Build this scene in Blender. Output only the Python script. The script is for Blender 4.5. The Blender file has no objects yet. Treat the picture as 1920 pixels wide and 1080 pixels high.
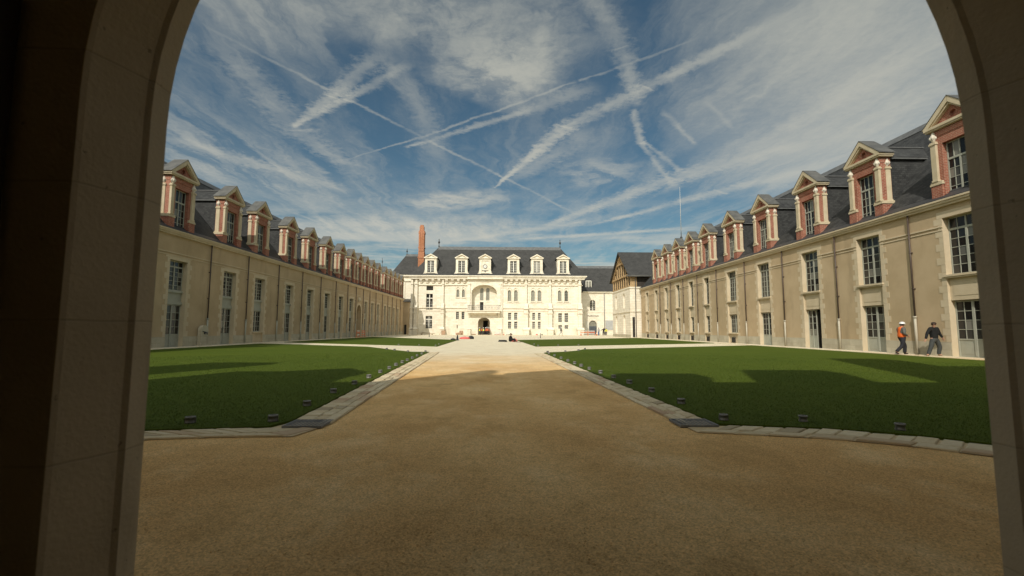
import bpy, bmesh, math, random
import numpy as np
from mathutils import Vector, Matrix
random.seed(7)
R = math.radians
scn = bpy.context.scene
COL = scn.collection

# ------------------------------------------------------------------ camera
cam_d = bpy.data.cameras.new('camera')
cam = bpy.data.objects.new('camera', cam_d)
COL.objects.link(cam)
cam_d.sensor_width = 36
cam_d.lens = 16.0                       # 16 mm full-frame lens held at 1.35 m
cam_d.clip_start = 0.05
cam_d.clip_end = 3000
cam.location = (0, 0, 1.35)
_yaw, _pitch, _roll = R(1.08), R(5.16), R(0.172)
_f = Vector((math.sin(_yaw) * math.cos(_pitch), math.cos(_yaw) * math.cos(_pitch), math.sin(_pitch)))
_r = _f.cross(Vector((0, 0, 1))).normalized()
_u = _r.cross(_f)
_m = Matrix((_r, _u, -_f)).transposed() @ Matrix.Rotation(_roll, 3, 'Z')
cam.rotation_euler = _m.to_euler()
cam_d.dof.use_dof = True
cam_d.dof.focus_distance = 45
cam_d.dof.aperture_fstop = 2.2
scn.camera = cam

# ------------------------------------------------------------------ sun, exposure
KX, KY = 0.45, 1.10                      # metres a shadow moves per metre of height
sun_dir = Vector((KX, KY, -1)).normalized()
sd = bpy.data.lights.new('sun', 'SUN')
sd.energy = 3.0
sd.angle = R(0.5)
sd.color = (1.0, 0.95, 0.86)
sun = bpy.data.objects.new('sun', sd)
COL.objects.link(sun)
sun.location = (-30, -60, 80)
sun.rotation_euler = sun_dir.to_track_quat('-Z', 'Y').to_euler()
SUN_EL = math.asin(-sun_dir.z)
SUN_ROT = math.atan2(-sun_dir.x, -sun_dir.y)
scn.view_settings.view_transform = 'Standard'
scn.view_settings.look = 'None'
scn.view_settings.exposure = 0.22
scn.view_settings.gamma = 1
scn.view_settings.use_curve_mapping = False

# ------------------------------------------------------------------ node helper
class NT:
    def __init__(s, tree):
        s.t = tree
        s.t.nodes.clear()
    def n(s, typ, ins=None, **props):
        nd = s.t.nodes.new(typ)
        for k, v in props.items():
            setattr(nd, k, v)
        for k, v in (ins or {}).items():
            s.set(nd, k, v)
        return nd
    def set(s, nd, k, v):
        if hasattr(v, 'node'):
            s.t.links.new(v, nd.inputs[k])
        elif hasattr(v, 'outputs'):
            s.t.links.new(v.outputs[0], nd.inputs[k])
        else:
            nd.inputs[k].default_value = v
    def math(s, op, a, b=0.0, c=0.0, clamp=False):
        return s.n('ShaderNodeMath', {0: a, 1: b, 2: c}, operation=op, use_clamp=clamp).outputs[0]
    def vmath(s, op, a, b=(0, 0, 0)):
        nd = s.n('ShaderNodeVectorMath', {0: a, 1: b}, operation=op)
        return nd.outputs['Value'] if op in ('DOT_PRODUCT', 'LENGTH', 'DISTANCE') else nd.outputs[0]
    def scale(s, a, f):
        return s.n('ShaderNodeVectorMath', {0: a, 'Scale': f}, operation='SCALE').outputs[0]
    def noise(s, vec, scale, detail=3.0, rough=0.55, dist=0.0, col=False):
        nd = s.n('ShaderNodeTexNoise', {'Vector': vec, 'Scale': scale, 'Detail': detail, 'Roughness': rough, 'Distortion': dist})
        return nd.outputs[1] if col else nd.outputs[0]
    def ramp(s, x, a, b, lo=0.0, hi=1.0, smooth=True):
        return s.n('ShaderNodeMapRange', {0: x, 1: a, 2: b, 3: lo, 4: hi},
                   interpolation_type='SMOOTHSTEP' if smooth else 'LINEAR').outputs[0]
    def mix(s, f, a, b, mode='MIX'):
        nd = s.n('ShaderNodeMix', data_type='RGBA', blend_type=mode)
        s.set(nd, 0, f)
        for i, v in ((6, a), (7, b)):
            if isinstance(v, tuple) and len(v) == 3:
                v = v + (1,)
            s.set(nd, i, v)
        return nd.outputs[2]
    def sep(s, v):
        return s.n('ShaderNodeSeparateXYZ', {0: v}).outputs
    def comb(s, x, y, z=0.0):
        return s.n('ShaderNodeCombineXYZ', {0: x, 1: y, 2: z}).outputs[0]

# ------------------------------------------------------------------ sky with cirrus and contrails
world = bpy.data.worlds.new('World')
scn.world = world
world.use_nodes = True
N = NT(world.node_tree)
gen = N.n('ShaderNodeTexCoord').outputs['Generated']
sky = N.n('ShaderNodeTexSky', sky_type='NISHITA')
sky.sun_disc = False
sky.sun_elevation = SUN_EL
sky.sun_rotation = SUN_ROT
sky.altitude = 100
sky.air_density = 1.0
sky.dust_density = 0.6
sky.ozone_density = 2.5
sx, sy, sz = N.sep(gen)[0:3]
zc = N.math('MAXIMUM', sz, 0.03)
px = N.math('DIVIDE', sx, zc)
py = N.math('DIVIDE', sy, zc)
P0 = N.comb(px, py)                      # point on the cloud deck, in units of its height
warp = N.n('ShaderNodeVectorMath', {0: N.noise(P0, 1.6, 5.0, 0.62, col=True), 1: (0.5, 0.5, 0.5)}, operation='SUBTRACT').outputs[0]
warp2 = N.n('ShaderNodeVectorMath', {0: N.noise(P0, 9.0, 4.0, 0.65, col=True), 1: (0.5, 0.5, 0.5)}, operation='SUBTRACT').outputs[0]
P1 = N.vmath('ADD', N.vmath('ADD', P0, N.scale(warp, 0.34)), N.scale(warp2, 0.05))
fine = N.noise(P0, 26.0, 5.0, 0.68)
med = N.noise(P1, 4.6, 7.0, 0.66)
wisp_rot = N.n('ShaderNodeMapping', {'Vector': P1, 'Rotation': (0, 0, R(16)), 'Scale': (2.5, 0.50, 1)})
wisp = N.noise(wisp_rot.outputs[0], 1.5, 8.0, 0.66, 0.4)
wisp2_rot = N.n('ShaderNodeMapping', {'Vector': P1, 'Rotation': (0, 0, R(-24)), 'Scale': (2.7, 0.55, 1), 'Location': (3.1, 7.2, 0)})
wisp2 = N.noise(wisp2_rot.outputs[0], 1.6, 8.0, 0.66, 0.4)
big = N.noise(P1, 0.6, 3.0, 0.5)
fs = N.math('SUBTRACT', fine, 0.5)

def gauss(c, rad, ang=0.0):
    v = N.vmath('SUBTRACT', P1, (c[0], c[1], 0))
    m = N.n('ShaderNodeMapping', {'Vector': v, 'Rotation': (0, 0, -ang)}).outputs[0]
    m = N.vmath('DIVIDE', m, (rad[0], rad[1], 1))
    l = N.vmath('LENGTH', m)
    return N.ramp(l, 1.0, 0.0)

Pc = N.vmath('ADD', N.vmath('ADD', P0, N.scale(warp, 0.05)), N.scale(warp2, 0.035))
tw = N.ramp(N.noise(P0, 3.2, 3.0), 0.35, 0.65, 0.55, 1.1)
def trail(a, b, wa, wb, amp, fa=0.15, fb=0.15):
    a = Vector((a[0], a[1])); b = Vector((b[0], b[1]))
    d = b - a; L = d.length; d.normalize(); n = Vector((-d.y, d.x))
    v = N.vmath('SUBTRACT', Pc, (a.x, a.y, 0))
    t = N.math('DIVIDE', N.vmath('DOT_PRODUCT', v, (d.x, d.y, 0)), L)
    q = N.math('ABSOLUTE', N.vmath('DOT_PRODUCT', v, (n.x, n.y, 0)))
    w = N.math('MAXIMUM', N.math('MULTIPLY_ADD', t, wb - wa, wa), 0.002)
    q = N.math('DIVIDE', q, w)
    q = N.math('ADD', q, N.math('MULTIPLY', fs, 2.2))
    core = N.ramp(q, 1.0, -0.1)
    e0 = N.ramp(t, -0.02, fa)
    e1 = N.ramp(t, 1.02, 1.0 - fb)
    tex = N.math('MULTIPLY', N.ramp(med, 0.30, 0.60, 0.5, 1.05), tw)
    r = N.math('MULTIPLY', N.math('MULTIPLY', core, e0), N.math('MULTIPLY', e1, tex))
    return N.math('MULTIPLY', r, amp)

trails = [
    ((-0.065, 3.157), (0.302, 2.171), 0.014, 0.080, 1.5, .02, .0), ((0.302, 2.171), (0.585, 1.798), 0.080, 0.065, 1.3, .0, .0),
    ((0.585, 1.798), (0.96, 1.29), 0.062, 0.05, 0.8, .0, .3),
    ((-1.052, 2.206), (-0.742, 1.905), 0.02, 0.06, 1.1, .02, .0), ((-0.742, 1.905), (-0.44, 1.57), 0.06, 0.065, 1.0, .0, .25),
    ((-1.041, 2.199), (-0.694, 1.931), 0.02, 0.04, 1.0, .02, .0), ((-0.694, 1.931), (-0.33, 1.62), 0.04, 0.05, 0.8, .0, .4),
    ((-1.02, 1.41), (-0.412, 2.343), 0.014, 0.020, 0.45, .25, .05), ((-0.412, 2.343), (-0.019, 2.907), 0.020, 0.024, 0.6, .05, .0),
    ((-0.019, 2.907), (0.75, 4.042), 0.022, 0.032, 0.4, .0, .4),
    ((-0.95, 2.65), (-0.404, 2.296), 0.010, 0.016, 0.5, .2, .0), ((-0.404, 2.296), (0.31, 1.752), 0.016, 0.013, 0.55, .0, .1),
    ((0.31, 1.752), (0.70, 1.45), 0.013, 0.012, 0.45, .0, .4),
    ((-0.54, 2.453), (0.132, 1.994), 0.026, 0.045, 0.7, .03, .1), ((0.05, 2.06), (0.40, 1.77), 0.06, 0.09, 0.5, .2, .3),
    ((0.24, 1.25), (0.416, 1.532), 0.05, 0.06, 0.6, .1, .0), ((0.416, 1.532), (0.60, 1.96), 0.065, 0.04, 0.75, .0, .1),
    ((0.589, 1.983), (0.743, 2.369), 0.024, 0.034, 0.9, .05, .0), ((0.743, 2.369), (1.272, 3.22), 0.024, 0.045, 0.75, .0, .4),
    ((0.744, 2.340), (1.16, 2.825), 0.022, 0.035, 0.75, .0, .2),
    ((0.715, 1.98), (1.048, 2.376), 0.025, 0.022, 0.5, .2, .1), ((0.86, 1.87), (1.168, 2.192), 0.025, 0.022, 0.35, .3, .2),
    ((0.40, 4.35), (1.117, 2.929), 0.08, 0.16, 0.9, .1, .0), ((1.117, 2.929), (1.75, 2.15), 0.17, 0.25, 0.8, .0, .4),
    ((0.80, 4.35), (1.574, 3.212), 0.06, 0.12, 0.9, .2, .0), ((1.574, 3.212), (2.0, 2.55), 0.12, 0.16, 0.7, .0, .4),
    ((0.10, 5.05), (1.95, 4.35), 0.12, 0.12, 1.1, .2, .3), ((-0.9, 5.4), (1.175, 3.838), 0.12, 0.2, 0.8, .2, .3),
    ((-1.006, 1.45), (-1.044, 2.248), 0.10, 0.15, 0.45, .3, .0), ((-1.044, 2.248), (-0.90, 3.2), 0.14, 0.10, 0.55, .0, .4),
    ((-0.40, 1.6), (-0.36, 2.75), 0.06, 0.13, 0.4, .3, .4),
    ((-1.85, 2.25), (-1.10, 3.35), 0.12, 0.18, 0.8, .2, .3),
    ((0.114, 1.41), (0.17, 1.80), 0.035, 0.06, 0.8, .2, .3),
    ((0.05, 3.05), (0.45, 2.15), 0.10, 0.20, 0.5, .3, .2),
]
acc = None
for t in trails:
    v = trail(*t)
    acc = v if acc is None else N.math('ADD', acc, v)
def add(v):
    global acc
    acc = N.math('ADD', acc, v)
MU = lambda a, b: N.math('MULTIPLY', a, b)
wis = N.ramp(wisp, 0.40, 0.72)
wis2 = N.ramp(wisp2, 0.40, 0.72)
bil = N.ramp(med, 0.36, 0.68)
veil = N.math('MULTIPLY_ADD', fs, 0.8, 1.0)
add(MU(wis, N.ramp(big, 0.40, 0.66, 0.03, 0.52)))                                   # loose cirrus everywhere
add(MU(wis2, N.ramp(big, 0.60, 0.36, 0.02, 0.42)))
add(MU(gauss((-0.01, 1.72), (0.34, 0.34)), N.math('MULTIPLY_ADD', bil, 2.6, 0.55)))      # bright tuft
add(MU(gauss((-0.20, 1.36), (0.80, 0.34), R(15)), N.math('MULTIPLY_ADD', bil, 0.8, 0.14)))
add(MU(gauss((1.75, 2.10), (1.7, 1.0), R(62)), N.math('MULTIPLY_ADD', wis, 0.7, 0.95)))   # milky sheet to the right
add(MU(gauss((1.1, 1.40), (0.9, 0.5), R(40)), N.math('MULTIPLY_ADD', wis2, 0.6, 0.62)))
add(MU(gauss((-0.8, 1.35), (0.7, 0.35), R(0)), N.math('MULTIPLY_ADD', wis2, 0.6, 0.16)))
add(MU(gauss((-0.9, 4.6), (1.7, 0.9), R(-8)), N.math('MULTIPLY_ADD', wis, 1.6, 0.5)))    # bands low on the left
add(MU(gauss((-0.40, 3.5), (0.6, 0.34), R(-25)), N.math('MULTIPLY_ADD', bil, 1.5, 0.25)))
add(MU(gauss((-1.6, 2.9), (0.7, 1.2), R(-20)), N.math('MULTIPLY_ADD', wis2, 0.7, 0.12)))
add(MU(gauss((0.60, 2.85), (0.40, 0.4), R(-25)), N.math('MULTIPLY', bil, 0.8)))
low = N.noise(N.n('ShaderNodeMapping', {'Vector': P1, 'Scale': (0.32, 0.8, 1), 'Rotation': (0, 0, R(18))}).outputs[0], 1.0, 7.0, 0.62)
add(MU(N.ramp(sz, 0.32, 0.10), N.ramp(low, 0.45, 0.64, 0.02, 1.1)))
acc = N.math('ADD', MU(acc, veil), N.ramp(N.vmath('DOT_PRODUCT', gen, tuple(-sun_dir)), 0.1, 1.0, 0.0, 0.55))  # added veil, thicker towards the unseen sun side, for more fill
dens = N.math('SUBTRACT', 1.0, N.math('POWER', 2.718, MU(acc, -1.1)))
dens = MU(dens, 0.93)
skyc = N.mix(1.0, sky.outputs[0], (0.36, 0.44, 0.39), 'MULTIPLY')
cloudc = N.mix(N.ramp(sz, 0.05, 0.65), (4.2, 4.0, 3.4), (2.95, 3.0, 2.65))
fwd = N.math('MAXIMUM', N.vmath('DOT_PRODUCT', gen, tuple(-sun_dir)), 0.0)      # thin cloud scatters forward; boosted on the unseen sun side to add fill
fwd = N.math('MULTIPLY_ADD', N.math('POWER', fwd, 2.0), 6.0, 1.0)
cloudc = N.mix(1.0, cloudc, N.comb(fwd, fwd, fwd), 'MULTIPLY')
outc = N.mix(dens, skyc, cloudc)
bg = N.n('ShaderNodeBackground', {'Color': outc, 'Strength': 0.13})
wo = N.n('ShaderNodeOutputWorld', {'Surface': bg})
world.cycles.sampling_method = 'MANUAL'
world.cycles.sample_map_resolution = 512

# ------------------------------------------------------------------ materials
def newmat(name):
    m = bpy.data.materials.new(name)
    m.use_nodes = True
    return m, NT(m.node_tree)

def finish(T, color, rough=0.8, normal=None, spec=0.3, metallic=0.0, **kw):
    p = T.n('ShaderNodeBsdfPrincipled', {'Base Color': color if hasattr(color, 'node') else tuple(color) + (1,), 'Roughness': rough,
                                          'Specular IOR Level': spec, 'Metallic': metallic})
    if normal is not None:
        T.set(p, 'Normal', normal)
    for k, v in kw.items():
        T.set(p, k, v)
    T.n('ShaderNodeOutputMaterial', {'Surface': p})

def rough_mat(name, c1, c2, scale=1.5, rough=0.85, bump=0.2, bscale=30, spec=0.25, metallic=0.0, stain=0.0):
    m, T = newmat(name)
    pos = T.n('ShaderNodeNewGeometry').outputs['Position']
    a = T.noise(pos, scale, 5.0, 0.6)
    c = T.mix(T.ramp(a, 0.3, 0.7), c1, c2)
    if stain:
        s2 = T.noise(T.n('ShaderNodeMapping', {'Vector': pos, 'Scale': (1, 1, 0.25)}).outputs[0], 0.9, 5.0, 0.65)
        c = T.mix(T.ramp(s2, 0.52, 0.75, 0, stain), c, tuple(x * 0.55 for x in c1))
    b = T.noise(pos, bscale, 4.0, 0.6)
    nrm = T.n('ShaderNodeBump', {'Height': b, 'Strength': bump, 'Distance': 0.02}).outputs[0]
    finish(T, c, rough, nrm, spec, metallic)
    return m

def ashlar_mat(name, c1, c2, mortar, bw=0.8, bh=0.38, ms=0.012, var=0.5, stain=0.25):
    m, T = newmat(name)
    pos = T.n('ShaderNodeNewGeometry').outputs['Position']
    x, y, z = T.sep(pos)[0:3]
    uv = T.comb(T.math('ADD', x, y), z)
    br = T.n('ShaderNodeTexBrick', {'Vector': uv, 'Color1': c1 + (1,), 'Color2': c2 + (1,), 'Mortar': mortar + (1,), 'Scale': 1.0,
                                    'Mortar Size': ms, 'Brick Width': bw, 'Row Height': bh, 'Mortar Smooth': 0.3, 'Bias': 0.0})
    br.offset = 0.5
    n1 = T.noise(pos, 0.6, 5.0, 0.6)
    c = T.mix(T.ramp(n1, 0.3, 0.7, 0.0, var), br.outputs[0], c2)
    s2 = T.noise(T.n('ShaderNodeMapping', {'Vector': pos, 'Scale': (1, 1, 0.2)}).outputs[0], 0.8, 6.0, 0.65)
    c = T.mix(T.ramp(s2, 0.52, 0.8, 0, stain), c, tuple(v * 0.6 for v in c1))
    foot = T.math('MULTIPLY', T.ramp(z, 1.5, 0.0), T.ramp(T.noise(pos, 1.3, 5.0), 0.35, 0.7, 0.0, 0.45))
    c = T.mix(foot, c, tuple(v * 0.62 for v in c1))                     # damp stains along the foot of the wall
    h = T.math('ADD', T.math('MULTIPLY', br.outputs[1], -0.6), T.noise(pos, 25, 4.0))
    nrm = T.n('ShaderNodeBump', {'Height': h, 'Strength': 0.25, 'Distance': 0.02}).outputs[0]
    finish(T, c, 0.85, nrm, 0.2)
    return m

def brick_mat(name, c1, c2, mortar, bw=0.22, bh=0.068, ms=0.011):
    m, T = newmat(name)
    tc = T.n('ShaderNodeTexCoord').outputs['Object']
    x, y, z = T.sep(tc)[0:3]
    uv = T.comb(T.math('ADD', x, y), z)
    br = T.n('ShaderNodeTexBrick', {'Vector': uv, 'Color1': c1 + (1,), 'Color2': c2 + (1,), 'Mortar': mortar + (1,), 'Scale': 1.0,
                                    'Mortar Size': ms, 'Brick Width': bw, 'Row Height': bh, 'Mortar Smooth': 0.2, 'Bias': 0.0})
    n1 = T.noise(T.n('ShaderNodeNewGeometry').outputs['Position'], 4.0, 4.0)
    c = T.mix(T.ramp(n1, 0.35, 0.7, 0.0, 0.35), br.outputs[0], tuple(v * 0.6 for v in c1))
    big_ = T.noise(T.n('ShaderNodeNewGeometry').outputs['Position'], 0.35, 3.0)
    c = T.mix(T.ramp(big_, 0.35, 0.65, 0.0, 0.35), c, (0.42, 0.21, 0.14))
    nrm = T.n('ShaderNodeBump', {'Height': T.math('MULTIPLY', br.outputs[1], -1.0), 'Strength': 0.6, 'Distance': 0.01}).outputs[0]
    finish(T, c, 0.85, nrm, 0.2)
    return m

def slate_mat(name, c1, c2, axis='x', bw=0.22, bh=0.13):
    m, T = newmat(name)
    tc = T.n('ShaderNodeTexCoord').outputs['Object']
    x, y, z = T.sep(tc)[0:3]
    u = x if axis == 'x' else (y if axis == 'y' else T.math('ADD', x, y))
    uv = T.comb(u, z)
    br = T.n('ShaderNodeTexBrick', {'Vector': uv, 'Color1': c1 + (1,), 'Color2': c2 + (1,), 'Mortar': tuple(v * 0.45 for v in c1) + (1,), 'Scale': 1.0,
                                    'Mortar Size': 0.006, 'Brick Width': bw, 'Row Height': bh, 'Mortar Smooth': 0.1, 'Bias': 0.0})
    n1 = T.noise(T.n('ShaderNodeNewGeometry').outputs['Position'], 0.7, 6.0, 0.65)
    c = T.mix(T.ramp(n1, 0.35, 0.72, 0.0, 0.35), br.outputs[0], tuple(min(1, v * 1.4) for v in c2))
    saw = T.math('FRACT', T.math('DIVIDE', z, bh))
    h = T.math('ADD', T.math('MULTIPLY', saw, -0.6), T.math('MULTIPLY', br.outputs[1], -0.5))
    nrm = T.n('ShaderNodeBump', {'Height': h, 'Strength': 0.5, 'Distance': 0.015}).outputs[0]
    finish(T, c, 0.6, nrm, 0.12)
    return m

M = {}
M['white_stone'] = ashlar_mat('white_limestone', (0.66, 0.59, 0.46), (0.79, 0.725, 0.60), (0.47, 0.40, 0.29), 0.85, 0.40, 0.018, 0.45, 0.35)
M['trim_stone'] = rough_mat('carved_limestone', (0.66, 0.59, 0.46), (0.77, 0.71, 0.585), 1.2, 0.8, 0.12, 30, stain=0.35)
M['dress_stone'] = rough_mat('dressed_wing_stone', (0.53, 0.43, 0.285), (0.60, 0.495, 0.345), 1.0, 0.85, 0.2, 35, stain=0.3)
M['plaster'] = rough_mat('ochre_render', (0.43, 0.32, 0.19), (0.51, 0.385, 0.24), 0.5, 0.9, 0.25, 45, stain=0.38)
M['plinth'] = ashlar_mat('plinth_stone', (0.42, 0.37, 0.27), (0.52, 0.47, 0.35), (0.36, 0.31, 0.22), 0.9, 0.36, 0.01, 0.5, 0.5)
M['brick'] = brick_mat('red_brick', (0.24, 0.055, 0.034), (0.33, 0.09, 0.055), (0.42, 0.30, 0.21), .26, .088, .013)
M['chimney_brick'] = brick_mat('old_orange_brick', (0.33, 0.115, 0.05), (0.43, 0.165, 0.08), (0.36, 0.22, 0.13), 0.25, 0.09, 0.012)
M['slate'] = slate_mat('roof_slate', (0.028, 0.028, 0.028), (0.056, 0.056, 0.054), 'x')
M['slate_side'] = slate_mat('cheek_slate', (0.028, 0.028, 0.028), (0.056, 0.056, 0.054), 'y')
M['slate_castle'] = slate_mat('castle_slate', (0.042, 0.041, 0.039), (0.060, 0.058, 0.055), 'xy', 0.3, 0.22)
M['lead'] = rough_mat('lead_sheet', (0.085, 0.085, 0.085), (0.13, 0.13, 0.125), 2.0, 0.5, 0.1, 12, 0.4)
M['zinc'] = rough_mat('zinc_sheet', (0.07, 0.069, 0.064), (0.125, 0.12, 0.108), 1.6, 0.45, 0.1, 10, 0.4)
M['dark_metal'] = rough_mat('dark_iron', (0.035, 0.035, 0.036), (0.05, 0.05, 0.05), 3, 0.5, 0.1, 30, 0.4)
M['bronze_pipe'] = rough_mat('brown_pipe', (0.060, 0.040, 0.030), (0.095, 0.065, 0.048), 2, 0.5, 0.1, 30, 0.4)
M['cast_pipe'] = rough_mat('cream_cast_iron', (0.40, 0.36, 0.27), (0.46, 0.42, 0.33), 2, 0.6, 0.1, 30)
M['win_paint'] = rough_mat('grey_green_paint', (0.33, 0.33, 0.27), (0.38, 0.38, 0.31), 2, 0.55, 0.05, 30, 0.35)
M['white_paint'] = rough_mat('white_paint', (0.66, 0.63, 0.54), (0.72, 0.69, 0.60), 2, 0.55, 0.05, 30, 0.35)
M['timber'] = rough_mat('brown_timber', (0.36, 0.24, 0.12), (0.46, 0.32, 0.17), 3, 0.75, 0.2, 25)
M['louvre'] = rough_mat('dark_louvre', (0.055, 0.045, 0.038), (0.075, 0.062, 0.05), 3, 0.6, 0.2, 20)
def arch_mat():
    m, T = newmat('passage_stone')
    pos = T.n('ShaderNodeNewGeometry').outputs['Position']
    x, y, z = T.sep(pos)[0:3]
    zj = T.math('ADD', z, T.math('MULTIPLY', T.noise(pos, 6, 3.0), .012))
    fr = T.math('ABSOLUTE', T.math('SUBTRACT', T.math('FRACT', T.math('DIVIDE', zj, 0.46)), 0.5))
    joint = T.ramp(fr, 0.488, 0.498)                     # thin bed joints every 46 cm
    blk = T.n('ShaderNodeTexWhiteNoise', {'W': T.math('FLOOR', T.math('DIVIDE', T.math('ADD', zj, .23), 0.46))}, noise_dimensions='1D').outputs[0]
    a = T.noise(pos, 1.3, 6.0, 0.65)
    c = T.mix(T.ramp(a, 0.3, 0.7), (0.58, 0.49, 0.34), (0.68, 0.58, 0.42))
    c = T.mix(T.math('MULTIPLY', blk, 0.35), c, (0.70, 0.60, 0.43))
    st = T.noise(T.n('ShaderNodeMapping', {'Vector': pos, 'Scale': (1, 1, 0.22)}).outputs[0], 2.2, 6.0, 0.7)
    c = T.mix(T.ramp(st, 0.5, 0.75, 0.0, 0.5), c, (0.33, 0.27, 0.18))
    pit = T.noise(pos, 24, 3.0, 0.6)
    pits = T.ramp(pit, 0.68, 0.74)
    c = T.mix(T.math('MULTIPLY', pits, 0.6), c, (0.22, 0.17, 0.11))
    c = T.mix(T.math('MULTIPLY', joint, 0.28), c, (0.30, 0.24, 0.15))
    h = T.math('ADD', T.math('MULTIPLY', joint, -1.0), T.math('ADD', T.math('MULTIPLY', pits, -1.5), T.noise(pos, 60, 4.0)))
    nrm = T.n('ShaderNodeBump', {'Height': h, 'Strength': 0.25, 'Distance': 0.01}).outputs[0]
    finish(T, c, 0.88, nrm, 0.2)
    return m
M['arch_stone'] = arch_mat()
M['door_wood'] = rough_mat('dark_door_wood', (0.045, 0.032, 0.022), (0.06, 0.044, 0.03), 3, 0.55, 0.2, 20)
M['shutter'] = rough_mat('grey_shutter', (0.34, 0.34, 0.33), (0.40, 0.40, 0.38), 2, 0.6, 0.05, 30)
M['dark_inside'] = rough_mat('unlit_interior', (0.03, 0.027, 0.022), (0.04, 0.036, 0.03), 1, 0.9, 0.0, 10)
M['spot_metal'] = rough_mat('grey_lamp_metal', (0.15, 0.145, 0.135), (0.22, 0.21, 0.19), 8, 0.5, 0.1, 40, 0.4)
M['grate'] = rough_mat('galvanised_steel', (0.17, 0.17, 0.17), (0.24, 0.24, 0.235), 8, 0.6, 0.1, 40, 0.2, 0.0)

def glass_mat():
    m, T = newmat('window_glass')
    rnd = T.n('ShaderNodeObjectInfo').outputs['Random']
    c = T.mix(T.ramp(rnd, 0.3, 0.9), (0.012, 0.012, 0.012), (0.06, 0.056, 0.048))
    c = T.mix(T.ramp(rnd, 0.86, 0.90), c, (0.20, 0.19, 0.16))                    # a blind drawn behind some panes
    pos = T.n('ShaderNodeNewGeometry').outputs['Position']
    nrm = T.n('ShaderNodeBump', {'Height': T.noise(pos, 2.5, 2.0), 'Strength': 0.06, 'Distance': 0.05}).outputs[0]
    finish(T, c, 0.07, nrm, 0.32)
    return m
M['glass'] = glass_mat()

def plain(name, c, rough=0.7, spec=0.3, metallic=0.0):
    v = tuple(x * 0.78 for x in c)
    return rough_mat(name, v, c, 6, rough, 0.1, 40, spec, metallic)

def leaded_mat():
    m, T = newmat('leaded_glass')
    tc = T.n('ShaderNodeNewGeometry').outputs['Position']
    c = T.mix(T.ramp(T.noise(tc, 3.0, 2.0), 0.3, 0.7), (0.16, 0.15, 0.12), (0.24, 0.225, 0.18))
    finish(T, c, 0.12, None, 0.5)
    return m
M['leaded'] = leaded_mat()

def ground_mat():
    m, T = newmat('sandy_gravel')
    pos = T.n('ShaderNodeNewGeometry').outputs['Position']
    x, y, z = T.sep(pos)[0:3]
    a = T.noise(pos, 0.35, 5.0, 0.6)
    b = T.noise(T.n('ShaderNodeMapping', {'Vector': pos, 'Scale': (1.0, 0.72, 1)}).outputs[0], 0.9, 7.0, 0.66)
    g = T.noise(pos, 60, 3.0, 0.7)
    v = T.n('ShaderNodeTexVoronoi', {'Vector': pos, 'Scale': 95.0}).outputs['Color']
    vv = T.sep(v)[0]
    c = T.mix(T.ramp(a, 0.38, 0.62), (0.62, 0.375, 0.150), (0.74, 0.485, 0.215))
    c = T.mix(T.ramp(b, 0.48, 0.66, 0.0, 0.75), c, (0.78, 0.55, 0.275))
    c = T.mix(T.ramp(b, 0.47, 0.34, 0.0, 0.6), c, (0.49, 0.30, 0.115))
    fib = T.noise(T.n('ShaderNodeMapping', {'Vector': pos, 'Scale': (1.0, 0.8, 1)}).outputs[0], 8.0, 5.0, 0.72)
    c = T.mix(T.ramp(fib, 0.5, 0.72, 0.0, 0.5), c, (0.44, 0.28, 0.11))
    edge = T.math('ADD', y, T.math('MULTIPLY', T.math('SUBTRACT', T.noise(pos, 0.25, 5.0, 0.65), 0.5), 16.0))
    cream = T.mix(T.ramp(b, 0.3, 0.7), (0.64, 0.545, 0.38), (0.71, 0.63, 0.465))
    c = T.mix(T.ramp(edge, 12.0, 29.0), c, cream)           # paler cross-path gravel; blend pulled nearer to paint the sunlit stretch paler
    grain = T.math('MULTIPLY_ADD', T.math('SUBTRACT', vv, 0.5), 0.55, 1.0)
    grain = T.math('MULTIPLY', grain, T.math('MULTIPLY_ADD', T.math('SUBTRACT', g, 0.5), 0.5, 1.0))
    c = T.mix(1.0, c, T.comb(grain, grain, grain), 'MULTIPLY')
    h = T.math('ADD', T.math('MULTIPLY', g, 1.0), T.math('ADD', T.math('MULTIPLY', vv, 0.5), T.math('MULTIPLY', fib, 2.5)))
    nrm = T.n('ShaderNodeBump', {'Height': h, 'Strength': 0.55, 'Distance': 0.018}).outputs[0]
    finish(T, c, 0.95, nrm, 0.15)
    return m
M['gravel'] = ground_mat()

def lawn_mat(name, blade=False):
    m, T = newmat(name)
    pos = T.n('ShaderNodeNewGeometry').outputs['Position']
    a = T.noise(pos, 0.28, 5.0, 0.6)
    b = T.noise(pos, 2.6, 5.0, 0.65)
    c = T.mix(T.ramp(a, 0.3, 0.7), (0.057, 0.083, 0.006), (0.074, 0.098, 0.008))
    c = T.mix(T.ramp(b, 0.35, 0.75, 0.0, 0.6), c, (0.078, 0.102, 0.011))
    f = T.noise(pos, 30 if not blade else 90, 3.0, 0.7)
    c = T.mix(T.ramp(f, 0.35, 0.7, 0.0, 0.55), c, (0.038, 0.064, 0.005))
    nrm = None
    if not blade:
        nrm = T.n('ShaderNodeBump', {'Height': T.math('ADD', f, T.noise(pos, 8, 3.0)), 'Strength': 0.6, 'Distance': 0.03}).outputs[0]
        finish(T, c, 0.9, nrm, 0.12)
    else:
        finish(T, c, 0.6, None, 0.25)
    return m
M['lawn'] = lawn_mat('mown_turf')
M['blade'] = lawn_mat('grass_blade', True)

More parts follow.
